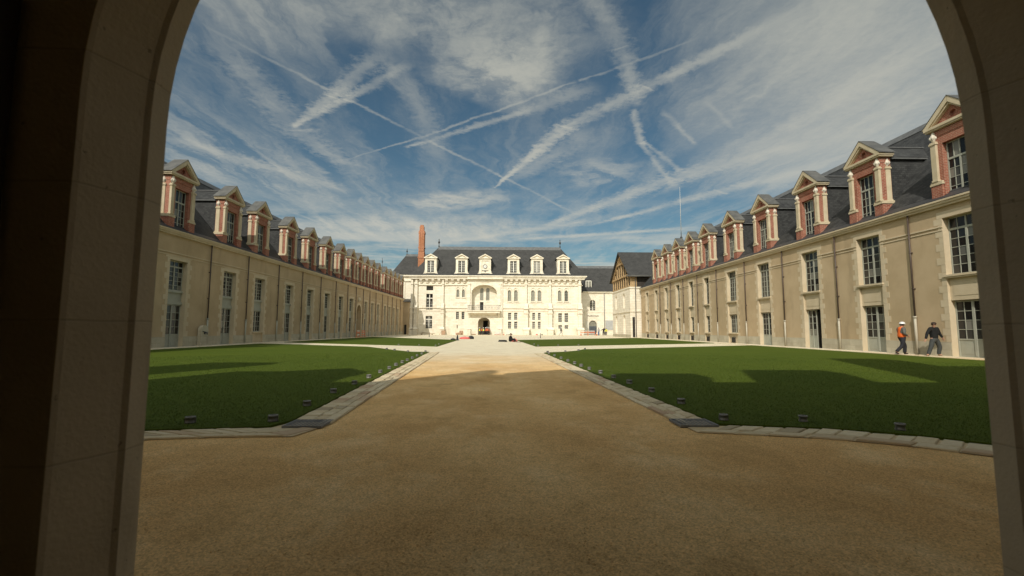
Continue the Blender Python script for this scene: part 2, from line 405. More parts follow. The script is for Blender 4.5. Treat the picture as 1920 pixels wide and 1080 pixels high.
def cobble_mat():
    m, T = newmat('kerb_stone')
    pos = T.n('ShaderNodeNewGeometry').outputs['Position']
    rnd = T.n('ShaderNodeObjectInfo').outputs['Random']
    cr = T.n('ShaderNodeValToRGB', {0: rnd})
    e = cr.color_ramp.elements
    e[0].position = 0; e[0].color = (0.52, 0.43, 0.275, 1)
    e[1].position = 1; e[1].color = (0.64, 0.55, 0.38, 1)
    for p_, c_ in ((0.10, (0.40, 0.26, 0.17, 1)), (0.16, (0.56, 0.46, 0.30, 1)), (0.55, (0.60, 0.50, 0.33, 1)), (0.60, (0.28, 0.23, 0.15, 1)), (0.65, (0.58, 0.49, 0.33, 1))):
        q = e.new(p_); q.color = c_
    n1 = T.noise(pos, 14, 5.0, 0.65)
    c = T.mix(T.ramp(n1, 0.3, 0.7, 0.0, 0.5), cr.outputs[0], (0.46, 0.36, 0.22))
    nrm = T.n('ShaderNodeBump', {'Height': n1, 'Strength': 0.5, 'Distance': 0.02}).outputs[0]
    finish(T, c, 0.85, nrm, 0.2)
    return m
M['cobble'] = cobble_mat()
M['mortar'] = rough_mat('sandy_mortar', (0.50, 0.38, 0.22), (0.58, 0.46, 0.28), 6, 0.95, 0.4, 40)

# ------------------------------------------------------------------ mesh builder
class MB:
    def __init__(s):
        s.v, s.f = [], []
    def poly(s, pts):
        i = len(s.v)
        s.v += [tuple(p) for p in pts]
        s.f.append(tuple(range(i, i + len(pts))))
        return s
    def box(s, x0, x1, y0, y1, z0, z1):
        i = len(s.v)
        s.v += [(x0, y0, z0), (x1, y0, z0), (x1, y1, z0), (x0, y1, z0), (x0, y0, z1), (x1, y0, z1), (x1, y1, z1), (x0, y1, z1)]
        s.f += [(i, i + 3, i + 2, i + 1), (i + 4, i + 5, i + 6, i + 7), (i, i + 1, i + 5, i + 4), (i + 1, i + 2, i + 6, i + 5), (i + 2, i + 3, i + 7, i + 6), (i + 3, i, i + 4, i + 7)]
        return s
    def prism(s, pts, axis, a0, a1):
        mk = {'y': lambda u, w, a: (u, a, w), 'x': lambda u, w, a: (a, u, w), 'z': lambda u, w, a: (u, w, a)}[axis]
        n = len(pts); i = len(s.v)
        s.v += [mk(u, w, a0) for u, w in pts] + [mk(u, w, a1) for u, w in pts]
        s.f += [tuple(range(i, i + n)), tuple(range(i + 2 * n - 1, i + n - 1, -1))]
        s.f += [(i + k, i + (k + 1) % n, i + n + (k + 1) % n, i + n + k) for k in range(n)]
        return s
    def lathe(s, prof, n=10, c=(0, 0, 0), axis='z'):
        i = len(s.v); m = len(prof)
        for r, h in prof:
            for k in range(n):
                a = 2 * math.pi * k / n
                p = (r * math.cos(a), r * math.sin(a), h)
                if axis == 'y':
                    p = (p[0], p[2], p[1])
                s.v.append((c[0] + p[0], c[1] + p[1], c[2] + p[2]))
        for j in range(m - 1):
            for k in range(n):
                a, b = i + j * n + k, i + j * n + (k + 1) % n
                s.f.append((a, b, b + n, a + n))
        s.f.append(tuple(range(i + n - 1, i - 1, -1)))
        s.f.append(tuple(range(i + (m - 1) * n, i + m * n)))
        return s
    def tube(s, pts, r, n=8, r2=None):
        pts = [Vector(p) for p in pts]
        i = len(s.v); m = len(pts)
        for j, p in enumerate(pts):
            d = (pts[min(j + 1, m - 1)] - pts[max(j - 1, 0)]).normalized()
            a = d.cross(Vector((0, 0, 1)) if abs(d.z) < 0.9 else Vector((1, 0, 0))).normalized()
            b = d.cross(a)
            rr = r if r2 is None else r + (r2 - r) * j / max(1, m - 1)
            for k in range(n):
                t = 2 * math.pi * k / n
                s.v.append(tuple(p + a * (rr * math.cos(t)) + b * (rr * math.sin(t))))
        for j in range(m - 1):
            for k in range(n):
                a, b = i + j * n + k, i + j * n + (k + 1) % n
                s.f.append((a, b, b + n, a + n))
        s.f.append(tuple(range(i + n - 1, i - 1, -1)))
        s.f.append(tuple(range(i + (m - 1) * n, i + m * n)))
        return s
    def bar(s, a, b, w, d):
        """square bar from a to b"""
        return s.tube([a, b], w * 0.7071, 4)
    def mesh(s, name, mat, smooth=False, bevel=0.0):
        me = bpy.data.meshes.new(name)
        me.from_pydata(s.v, [], s.f)
        bm = bmesh.new(); bm.from_mesh(me)
        if bevel:
            bmesh.ops.bevel(bm, geom=bm.edges[:], offset=bevel, segments=1, affect='EDGES', clamp_overlap=True)
        bmesh.ops.recalc_face_normals(bm, faces=bm.faces[:])
        bm.to_mesh(me); bm.free()
        me.materials.append(M[mat] if isinstance(mat, str) else mat)
        if smooth:
            me.polygons.foreach_set('use_smooth', [True] * len(me.polygons))
        return me
    def build(s, name, mat, parent=None, loc=None, smooth=False, bevel=0.0):
        return inst(name, s.mesh(name, mat, smooth, bevel), parent, loc)

def inst(name, me, parent=None, loc=None, rot=None, scale=None):
    o = bpy.data.objects.new(name, me)
    COL.objects.link(o)
    if parent is not None:
        o.parent = parent
    if loc: o.location = loc
    if rot: o.rotation_euler = rot
    if scale: o.scale = scale
    return o

def tag(o, label=None, cat=None, group=None, kind=None):
    if label: o['label'] = label
    if cat: o['category'] = cat
    if group: o['group'] = group
    if kind: o['kind'] = kind
    return o

def empty(name, loc=(0, 0, 0), rz=0.0, parent=None):
    o = bpy.data.objects.new(name, None)
    COL.objects.link(o)
    o.location = loc; o.rotation_euler = (0, 0, rz)
    o.empty_display_size = 0.3
    if parent is not None: o.parent = parent
    return o

def arch_pts(x0, x1, z1, rise, n=14):
    c, a = (x0 + x1) / 2, (x1 - x0) / 2
    return [(c - a * math.cos(math.pi * k / n), z1 - rise + rise * math.sin(math.pi * k / n)) for k in range(n + 1)]

def wall(mb, x0, x1, z0, z1, holes, depth=0.45, y=0.0):
    """front sheet at y with real openings and reveals; hole = (x0,x1,z0,z1[,arch rise])"""
    xs = sorted({x0, x1, *[h[0] for h in holes], *[h[1] for h in holes]})
    zs = sorted({z0, z1, *[h[2] for h in holes], *[h[3] for h in holes]})
    for i in range(len(xs) - 1):
        for j in range(len(zs) - 1):
            cx, cz = (xs[i] + xs[i + 1]) / 2, (zs[j] + zs[j + 1]) / 2
            if any(h[0] < cx < h[1] and h[2] < cz < h[3] for h in holes):
                continue
            mb.poly([(xs[i], y, zs[j]), (xs[i + 1], y, zs[j]), (xs[i + 1], y, zs[j + 1]), (xs[i], y, zs[j + 1])])
    for h in holes:
        a, b, c, d = h[:4]
        dp = h[5] if len(h) > 5 else depth
        if len(h) > 4 and h[4]:
            ap = arch_pts(a, b, d, h[4])
            for (u, w), (u2, w2) in zip(ap, ap[1:]):
                mb.poly([(u, y, w), (u2, y, w2), (u2, y, d), (u, y, d)])
            out = [(a, c)] + ap + [(b, c)]
        else:
            out = [(a, c), (a, d), (b, d), (b, c)]
        for (u, w), (u2, w2) in zip(out, out[1:]):
            mb.poly([(u, y, w), (u2, y, w2), (u2, y + dp, w2), (u, y + dp, w)])
        if c > z0 + 0.01:
            mb.poly([(a, y, c), (b, y, c), (b, y + dp, c), (a, y + dp, c)])
    return mb

# ------------------------------------------------------------------ ground, lawns
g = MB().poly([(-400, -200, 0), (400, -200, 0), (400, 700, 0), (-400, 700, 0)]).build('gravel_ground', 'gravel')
tag(g, 'sandy gravel ground of the courtyard with a central path', kind='structure')
NL_in = [(-9.6, 2.7), (-7.9, 4.15), (-6.3, 5.25), (-4.62, 6.10), (-3.8, 6.23), (-3.16, 6.30), (-3.03, 6.70), (-4.23, 26.34)]
NL_out = [(-9.3, 2.2), (-7.6, 3.7), (-6.0, 4.85), (-4.32, 5.70), (-3.56, 5.82), (-2.62, 5.86), (-2.42, 6.62), (-3.65, 26.4)]
NR_in = [(9.9, 0.9), (8.7, 2.4), (7.3, 3.9), (5.65, 5.36), (5.16, 5.80), (4.42, 6.16), (3.37, 6.38), (3.02, 6.46), (2.26, 25.45)]
NR_out = [(9.5, 0.6), (8.3, 2.05), (6.9, 3.5), (5.22, 4.92), (4.72, 5.34), (4.08, 5.69), (3.13, 5.94), (2.55, 6.06), (1.72, 25.5)]
LAWN_Z = 0.045
lawn_polys = [
    ('lawn', NL_in + [(-5.26, 26.4), (-6.48, 28.2), (-7.28, 29.5), (-9.9, 33.7), (-18.5, 38.9), (-21.1, 40.1), (-21.3, 2.4)],
     'near lawn beside the left of the central path'),
    ('lawn', NR_in + [(2.45, 26.0), (3.48, 26.7), (4.44, 28.0), (5.28, 30.1), (20.5, 38.2), (21.1, 38.5), (21.1, 0.5)],
     'near lawn to the right of the central path'),
    ('lawn', [(-5.03, 35.0), (-5.45, 55.0), (-21.1, 74.5), (-21.2, 44.8)], 'far lawn left of the path'),
    ('lawn', [(2.53, 35.5), (1.6, 55.5), (20.8, 71.3), (20.9, 45.0)], 'far lawn right of the path'),
]
for nm, pts, lb in lawn_polys:
    mb = MB().prism(pts, 'z', -0.05, LAWN_Z)
    o = mb.build(nm, 'lawn'); tag(o, lb, kind='structure')
for sgn, lb in ((-1, 'left'), (1, 'right')):
    o = MB().prism([(sgn * 21.35, 0.0), (sgn * 22.66, 0.0), (sgn * 22.66, 104 if sgn < 0 else 74.4), (sgn * 21.35, 104 if sgn < 0 else 74.4)], 'z', -0.05, 0.055).build('path', 'gravel')
    tag(o, 'narrow gravel path along the foot of the %s wing' % lb, kind='structure')

def inside(poly, x, y):
    r = np.zeros(len(x), bool)
    n = len(poly)
    for i in range(n):
        x1, y1 = poly[i]; x2, y2 = poly[(i + 1) % n]
        c = ((y1 > y) != (y2 > y)) & (x < (x2 - x1) * (y - y1) / ((y2 - y1) or 1e-9) + x1)
        r ^= c
    return r

def grass(poly, n, seed, name):
    rng = np.random.default_rng(seed)
    # density falls off with distance: sample range as d in 5..34
    u = rng.random(n)
    d = 5.0 * (26 / 5.0) ** (u ** 1.1)
    th = rng.uniform(-0.95, 0.95, n)
    x, y = d * np.sin(th), d * np.cos(th)
    k = inside(poly, x, y)
    x, y, d = x[k], y[k], d[k]
    n = len(x)
    h = rng.uniform(0.008, 0.020, n) * (1 + d / 80)
    w = rng.uniform(0.0025, 0.0042, n) * (0.6 + d / 14)
    a = rng.uniform(0, 2 * np.pi, n)
    lx, ly = rng.normal(0, 0.018, n), rng.normal(0, 0.018, n)
    v = np.zeros((n, 3, 3), np.float32)
    v[:, 0, 0] = x - w * np.cos(a); v[:, 0, 1] = y - w * np.sin(a); v[:, 0, 2] = LAWN_Z - 0.004
    v[:, 1, 0] = x + w * np.cos(a); v[:, 1, 1] = y + w * np.sin(a); v[:, 1, 2] = LAWN_Z - 0.004
    v[:, 2, 0] = x + lx; v[:, 2, 1] = y + ly; v[:, 2, 2] = LAWN_Z + h
    me = bpy.data.meshes.new(name)
    me.vertices.add(n * 3); me.loops.add(n * 3); me.polygons.add(n)
    me.vertices.foreach_set('co', v.ravel())
    me.loops.foreach_set('vertex_index', np.arange(n * 3, dtype=np.int32))
    me.polygons.foreach_set('loop_start', np.arange(0, n * 3, 3, dtype=np.int32))
    me.update(calc_edges=True)
    me.materials.append(M['blade'])
    o = inst(name, me)
    return o
tag(grass(lawn_polys[0][1], 420000, 1, 'grass'), 'short mown grass of the near lawn left of the path', 'grass', kind='stuff')
tag(grass(lawn_polys[1][1], 420000, 2, 'grass'), 'short mown grass of the near lawn right of the path', 'grass', kind='stuff')

# loose grit on the near gravel
rng = np.random.default_rng(5)
n = 26000
d = 2.2 + 9 * rng.random(n) ** 1.6
th = rng.uniform(-0.85, 0.85, n)
gx, gy = d * np.sin(th), d * np.cos(th)
ok = ~(inside(lawn_polys[0][1], gx, gy) | inside(lawn_polys[1][1], gx, gy))
gx, gy = gx[ok], gy[ok]; n = len(gx)
base = np.array([(1, 0, 0), (-0.5, 0.85, 0), (-0.5, -0.85, 0), (0, 0, 0.8)], np.float32)
sc_ = (0.0022 + 0.0065 * rng.random(n) ** 3)[:, None, None]
an = rng.uniform(0, 6.28, n)
rot = np.zeros((n, 3, 3), np.float32)
rot[:, 0, 0] = np.cos(an); rot[:, 0, 1] = -np.sin(an); rot[:, 1, 0] = np.sin(an); rot[:, 1, 1] = np.cos(an); rot[:, 2, 2] = 1
v = np.einsum('nij,kj->nki', rot, base) * sc_
v[:, :, 0] += gx[:, None]; v[:, :, 1] += gy[:, None]
f = (np.array([(0, 1, 3), (1, 2, 3), (2, 0, 3)])[None] + (np.arange(n) * 4)[:, None, None]).reshape(-1, 3)
me = bpy.data.meshes.new('gravel')
me.from_pydata(v.reshape(-1, 3).tolist(), [], f.tolist())
me.materials.append(M['gravel'])
tag(inst('gravel', me), 'loose grit scattered over the sandy ground near the arch', 'gravel', kind='stuff')

# ------------------------------------------------------------------ stone kerbs of single stones
def resample(line, ts):
    P = [Vector(p) for p in line]
    seg = [(b - a).length for a, b in zip(P, P[1:])]
    L = sum(seg); out = []
    for t in ts:
        q = max(0, min(1, t)) * L
        for i, s_ in enumerate(seg):
            if q <= s_ or i == len(seg) - 1:
                out.append(P[i].lerp(P[i + 1], q / s_)); break
            q -= s_
    return out
def kerb_run(root, lin, lout, rows, rnd, skip=None):
    """rows: (f0, f1, mean stone length)"""
    L = sum((Vector(b) - Vector(a)).length for a, b in zip(lout, lout[1:]))
    for f0, f1, ml in rows:
        t = 0.0
        while t < 1 - 1e-4:
            l = ml * rnd.uniform(0.72, 1.3) / L
            t2 = t + l
            if 1 - t2 < 0.5 * ml / L: t2 = 1.0
            gp = 0.012 / L
            a0, a1 = resample(lin, (t + gp, t2 - gp)); b0, b1 = resample(lout, (t + gp, t2 - gp))
            g1 = 0.02
            c = [a0.lerp(b0, f0 + g1), a1.lerp(b1, f0 + g1), a1.lerp(b1, f1 - g1), a0.lerp(b0, f1 - g1)]
            t = t2
            mid = (c[0] + c[2]) / 2
            if skip and skip(mid.x, mid.y): continue
            z = 0.03 + rnd.uniform(-0.006, 0.008)
            c = [p + Vector((rnd.uniform(-.012, .012), rnd.uniform(-.012, .012))) for p in c]
            mb = MB()
            cen = sum(c, Vector((0, 0))) / 4
            low = [(p.x - mid.x, p.y - mid.y, -0.03) for p in c]
            m1 = [(p.x - mid.x, p.y - mid.y, z - 0.012) for p in c]
            top = [((p.lerp(cen, 0.10)).x - mid.x, (p.lerp(cen, 0.10)).y - mid.y, z + rnd.uniform(-.003, .003)) for p in c]
            mb.v = low + m1 + top
            for k in range(4):
                j = (k + 1) % 4
                mb.f += [(k, j, 4 + j, 4 + k), (4 + k, 4 + j, 8 + j, 8 + k)]
            mb.f.append((8, 9, 10, 11))
            mb.build('stone', 'cobble', root, (mid.x, mid.y, 0))
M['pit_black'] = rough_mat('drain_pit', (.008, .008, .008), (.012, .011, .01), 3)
rk = random.Random(3)
for lin, lout, side, gr in ((NL_in, NL_out, 'left', (-2.98, -2.45, 6.33, 6.78)), (NR_in, NR_out, 'right', (2.45, 2.98, 6.36, 6.82))):
    root = empty('kerb')
    tag(root, 'pale stone kerb edging the near lawn on the %s of the path' % side, 'kerb', 'stone kerbs round the near lawns')
    mb = MB()
    for i in range(len(lin) - 1):
        mb.poly([(*lin[i], 0.012), (*lin[i + 1], 0.012), (*lout[i + 1], 0.012), (*lout[i], 0.012)])
    mb.build('mortar_bed', 'mortar', root)
    k = len(lin) - 2
    sk = lambda x, y, g=gr: g[0] - .05 < x < g[1] + .05 and g[2] - .05 < y < g[3] + .05
    kerb_run(root, lin[:k + 1], lout[:k + 1], [(0.0, 0.66, 0.24), (0.66, 1.0, 0.5)], rk, sk)
    kerb_run(root, lin[k:], lout[k:], [(0.0, 0.45, 0.26), (0.45, 0.74, 0.34), (0.74, 1.0, 0.6)], rk, sk)
    # drain grate set in the kerb corner
    gt = empty('drain_grate', ((gr[0] + gr[1]) / 2, (gr[2] + gr[3]) / 2, 0.03))
    tag(gt, 'steel drain grate set in the kerb corner of the %s lawn' % side, 'drain grate', 'drain grates in the kerb corners')
    w, l = (gr[1] - gr[0]) / 2, (gr[3] - gr[2]) / 2
    mb = MB().box(-w, w, -l, -l + .02, -.02, .012).box(-w, w, l - .02, l, -.02, .012).box(-w, -w + .02, -l + .02, l - .02, -.02, .012).box(w - .02, w, -l + .02, l - .02, -.02, .012)
    mb.build('frame', 'grate', gt)
    MB().box(-w + .02, w - .02, -l + .02, l - .02, -.028, -.022).build('pit', 'pit_black', gt)
    bm_ = MB().box(-.007, .007, -l + .02, l - .02, .006, .012).mesh('bar', 'grate')
    for i in range(8):
        inst('bar', bm_, gt, (-w + .02 + (i + 1) * (2 * w - .04) / 9, 0, 0))
    cb = MB().box(-w + .02, w - .02, -.007, .007, .004, .0105).mesh('cross_bar', 'grate')
    for i in range(5):
        inst('cross_bar', cb, gt, (0, -l + .02 + (i + 1) * (2 * l - .04) / 6, 0))

# ------------------------------------------------------------------ windows
def casement(w, h, cols, rows, fr=0.06, mun=0.03, meet=0.10, transom=None, panel=0.0):
    """two-leaf window, origin bottom centre, front at y=0; returns frame builder and pane rectangles"""
    mb = MB(); x = w / 2
    mb.box(-x, -x + fr, 0, .07, 0, h); mb.box(x - fr, x, 0, .07, 0, h)
    mb.box(-x + fr, x - fr, 0, .07, h - fr, h); mb.box(-x + fr, x - fr, 0, .07, 0, fr)
    panes = []
    zt = h - fr
    lo = fr
    if panel:
        for s in (-1, 1):
            a, b = (-x + fr, -meet / 2) if s < 0 else (meet / 2, x - fr)
            mb.box(a, b, .03, .06, fr, panel)
            mb.box(a + .08, b - .08, .02, .0305, fr + .10, panel - .12)
            mb.box(a, b, .008, .065, panel, panel + .07)
        lo = panel + .07
    spans = [(lo, zt, rows)]
    if transom:
        mb.box(-x + fr, x - fr, -.015, .07, transom - .05, transom + .05)
        spans = [(lo, transom - .05, rows), (transom + .05, zt, 1)]
    mb.box(-meet / 2, meet / 2, -.012, .066, fr, h - fr if not transom else transom - .05)
    if transom:
        mb.box(-meet / 2 + .015, meet / 2 - .015, .002, .066, transom + .05, zt)
    for z0, z1, r in spans:
        for s in (-1, 1):
            a, b = (-x + fr, -meet / 2) if s < 0 else (meet / 2, x - fr)
            cw, ch = (b - a) / cols, (z1 - z0) / r
            for i in range(1, cols):
                mb.box(a + i * cw - mun / 2, a + i * cw + mun / 2, .012, .055, z0, z1)
            for j in range(1, r):
                mb.box(a, b, .014, .053, z0 + j * ch - mun / 2, z0 + j * ch + mun / 2)
            for i in range(cols):
                for j in range(r):
                    panes.append((a + i * cw, a + (i + 1) * cw, z0 + j * ch, z0 + (j + 1) * ch))
    return mb, panes

_pm = {}
def pane_mesh(w, h):
    k = (round(w, 3), round(h, 3))
    if k not in _pm:
        _pm[k] = MB().poly([(-w / 2, 0, -h / 2), (w / 2, 0, -h / 2), (w / 2, 0, h / 2), (-w / 2, 0, h / 2)]).mesh('pane', 'glass')
    return _pm[k]
_cm = {}
def put_window(parent, name, loc, key, near, flat=False, paint='win_paint'):
    """key = casement arguments; near windows get every pane as its own piece"""
    kk = (name, paint) + tuple(key.items())
    if kk not in _cm:
        mb, panes = casement(**key)
        _cm[kk] = (mb.mesh(name, paint), panes)
    me, panes = _cm[kk]
    o = inst(name, me, parent, loc)
    par = parent if flat else o
    off = Vector(loc) if flat else Vector((0, 0, 0))
    if near:
        for a, b, c, d in panes:
            inst('pane', pane_mesh(b - a, d - c), par, tuple(off + Vector(((a + b) / 2, .034, (c + d) / 2))),
                 (random.gauss(0, .012), 0, random.gauss(0, .012)))
    else:
        z0 = min(p[2] for p in panes)
        inst('pane', pane_mesh(key['w'], key['h'] - z0), par, tuple(off + Vector((0, .034, z0 + (key['h'] - z0) / 2))),
             (random.gauss(0, .008), 0, random.gauss(0, .01)))
    return o

# ------------------------------------------------------------------ brick dormers of the wings
def dormer_meshes():
    D = {}
    b = MB()
    # brick body: front wall with window opening, piers, side returns
    wall(b, -1.08, 1.08, .12, 3.78, [(-.66, .66, .12, 3.02)], .32, 0.0)
    for s in (-1, 1):
        b.box(min(s * .72, s * 1.32), max(s * .72, s * 1.32), -.10, .66, .12, .86)       # pedestal
        b.box(min(s * 1.06, s * 1.18), max(s * 1.06, s * 1.18), .0, .66, .86, 3.78)          # side return
    b.box(-1.2, 1.2, -.03, .6, 3.45, 3.72)
    D['brickwork'] = b.mesh('brickwork', 'brick')
    t = MB()                                                                   # tympanum with a round oculus
    tri = [(-1.24, 4.0), (1.24, 4.0), (0, 5.02)]
    n = 24; rad = .17; c = (0, 4.36)
    def edge_hit(a):
        dx, dz = math.cos(a), math.sin(a); best = 9
        for (x1, z1), (x2, z2) in zip(tri, tri[1:] + tri[:1]):
            ex, ez = x2 - x1, z2 - z1
            den = dx * ez - dz * ex
            if abs(den) < 1e-9: continue
            tt = ((x1 - c[0]) * ez - (z1 - c[1]) * ex) / den
            uu = ((x1 - c[0]) * dz - (z1 - c[1]) * dx) / den
            if tt > 0 and -1e-6 <= uu <= 1 + 1e-6: best = min(best, tt)
        return (c[0] + dx * best, c[1] + dz * best)
    angs = sorted([2 * math.pi * k / n for k in range(n)] + [math.atan2(z - c[1], x - c[0]) % (2 * math.pi) for x, z in tri])
    for a, a2 in zip(angs, angs[1:] + [angs[0] + 2 * math.pi]):
        p, q = edge_hit(a), edge_hit(a2)
        i1 = (c[0] + rad * math.cos(a), c[1] + rad * math.sin(a)); i2 = (c[0] + rad * math.cos(a2), c[1] + rad * math.sin(a2))
        t.poly([(i1[0], .03, i1[1]), (p[0], .03, p[1]), (q[0], .03, q[1]), (i2[0], .03, i2[1])])
        t.poly([(i1[0], .03, i1[1]), (i2[0], .03, i2[1]), (i2[0], .2, i2[1]), (i1[0], .2, i1[1])])
    t.poly([(c[0] + rad * math.cos(2 * math.pi * k / n), .2, c[1] + rad * math.sin(2 * math.pi * k / n)) for k in range(n)])
    for k in range(16):                                                          # rubbed brick ring
        a, a2 = 2 * math.pi * k / 16 + .03, 2 * math.pi * (k + 1) / 16 - .03
        t.prism([(c[0] + r_ * math.cos(q), c[1] + r_ * math.sin(q)) for r_, q in ((.17, a), (.26, a), (.26, a2), (.17, a2))], 'y', .015, .06)
    D['tympanum'] = t.mesh('tympanum', 'brick')
    for s, key in ((-1, 'ledge'), (1, 'ledge2')):                               # stone ledge blocks
        s_ = MB()
        x0, x1 = sorted((s * .68, s * 1.36)); s_.box(x0, x1, -.14, .69, .86, .97)
        x0, x1 = sorted((s * .70, s * 1.33)); s_.box(x0, x1, -.115, .67, .97, 1.06)
        D[key] = s_.mesh('ledge', 'dormer_trim', bevel=.012)
        x0, x1 = sorted((s * .66, s * 1.40)); D[key.replace('ledge', 'base')] = MB().box(x0, x1, -.17, .7, 0.0, .12).mesh('base', 'dormer_trim', bevel=.012)
    D['sill'] = MB().box(-.62, .62, -.05, .30, .02, .13).mesh('sill', 'dormer_trim', bevel=.012)
    p = MB()                                                                      # one pilaster
    p.box(-.175, .175, -.05, .16, 0, .10); p.box(-.15, .15, -.02, .14, .10, 1.98); p.box(-.19, .19, -.065, .17, 1.98, 2.08)
    p.box(-.165, .165, -.04, .15, 2.08, 2.14)
    D['pilaster'] = p.mesh('pilaster', 'dormer_trim', bevel=.010)
    c_ = MB()                                                                     # leafy urn capital
    c_.lathe([(.055, 0), (.075, .05), (.135, .15), (.155, .25), (.13, .34), (.075, .42), (.09, .45), (.045, .53), (.0, .57)], 10, (0, .06, 0))
    for k in range(6):
        a = math.pi * k / 3
        c_.lathe([(.0, 0), (.05, .05), (.055, .12), (.0, .2)], 6, (.13 * math.cos(a), .06 + .13 * math.sin(a), .12))
    D['capital'] = c_.mesh('capital', M['capital_stone'], True)
    k_ = MB()                                                                     # cornice and raking pediment
    k_.box(-1.37, 1.37, -.17, .71, 3.78, 3.86); k_.box(-1.42, 1.42, -.22, .74, 3.86, 4.0)
    for s in (-1, 1):
        k_.prism([(s * 1.45, 4.0), (s * 1.14, 4.0), (0, 4.96), (0, 5.25)], 'y', -.22, .10)
        k_.prism([(s * 1.30, 4.001), (s * 1.06, 4.001), (0, 4.84), (0, 5.05)], 'y', -.15, .09)
    D['pediment'] = k_.mesh('pediment', 'dormer_trim', bevel=.008)
    z_ = MB()                                                                     # zinc covering of the front gable
    for s in (-1, 1):
        z_.prism([(s * 1.50, 3.985), (s * 1.50, 4.02), (0, 5.30), (0, 5.265)], 'y', -.24, .76)
    D['gable_roof'] = z_.mesh('gable_roof', 'zinc')
    for s, key in ((-1, 'cheek'), (1, 'cheek2')):                              # slate cheeks and roof running back
        r_ = MB()
        r_.poly([(s * 1.10, .62, .75), (s * 1.10, .62, 3.75), (s * 1.10, 3.3, 3.75), (s * 1.10, 2.9, 3.4)])
        r_.poly([(s * 1.10, 3.3, 3.75), (s * 1.10, .62, .68), (s * 1.10, .62, .75)])
        D[key] = r_.mesh('cheek', 'slate_side')
    q_ = MB()
    for s in (-1, 1):
        q_.prism([(s * 1.24, 3.72), (s * 1.24, 3.80), (0, 4.86), (0, 4.78)], 'y', .76, 4.4)
    D['rear_roof'] = q_.mesh('rear_roof', 'slate_side')
    D['ridge_cap'] = MB().box(-.09, .09, .8, 4.3, 4.84, 4.90).mesh('ridge_cap', 'lead')
    l_ = MB()
    for s in (-1, 1):
        x0, x1 = sorted((s * 1.13, s * 1.27)); l_.box(x0, x1, .7, 3.4, 3.66, 3.735)
    for s in (-1, 1):                                                            # stepped flashings beside the piers
        for j in range(3):
            x0, x1 = sorted((s * 1.11, s * 1.24))
            l_.box(x0, x1, .68 + j * .13, .82 + j * .13, .72 + j * .17, .87 + j * .17)
    D['flashing'] = l_.mesh('flashing', 'lead')
    return D
M['capital_stone'] = rough_mat('fresh_carved_stone', (0.56, 0.50, 0.40), (0.66, 0.60, 0.49), 8, 0.75, 0.5, 18)
M['dormer_trim'] = rough_mat('dormer_trim_stone', (0.47, 0.385, 0.25), (0.55, 0.465, 0.325), 1.5, 0.8, 0.15, 30, stain=0.2)
DM = None
def dormer(parent, x, z, near, lit_sides=(-1, 1)):
    d = empty('dormer', (x, 0.10, z), 0, parent)
    for k in ('brickwork', 'tympanum', 'ledge', 'ledge2', 'base', 'base2', 'sill', 'pediment', 'gable_roof', 'cheek', 'cheek2', 'rear_roof', 'flashing', 'ridge_cap'):
        o = inst(k.rstrip('2'), DM[k], d)
        if k == 'flashing': o['kind'] = 'stuff'
    for s in (-1, 1):
        for y, r in ((-.10, 0), (.47, s * math.pi / 2)):
            lx = s * 1.05 if r == 0 else s * 1.20
            inst('pilaster', DM['pilaster'], d, (lx, y, 1.06), (0, 0, r))
            inst('capital', DM['capital'], d, (lx, y, 3.20), (0, 0, r))
    put_window(d, 'window_frame', (0, .22, .14), dict(w=1.32, h=2.88, cols=2, rows=4, transom=2.0, meet=.08), near, True)
    return d

# ------------------------------------------------------------------ wings
EAVE = 8.05
def quoin_strip(mb, xe, s, z0, z1, rnd, yp=-.012):
    z = z0; k = rnd.randint(0, 1)
    while z < z1 - .05:
        h = min(rnd.uniform(.30, .40), z1 - z)
        w = .24 if k % 2 else .42
        w += rnd.uniform(-.03, .03)
        a, b = sorted((xe, xe + s * w))
        mb.box(a, b, yp, .03, z + .004, z + h - .004)
        z += h; k += 1

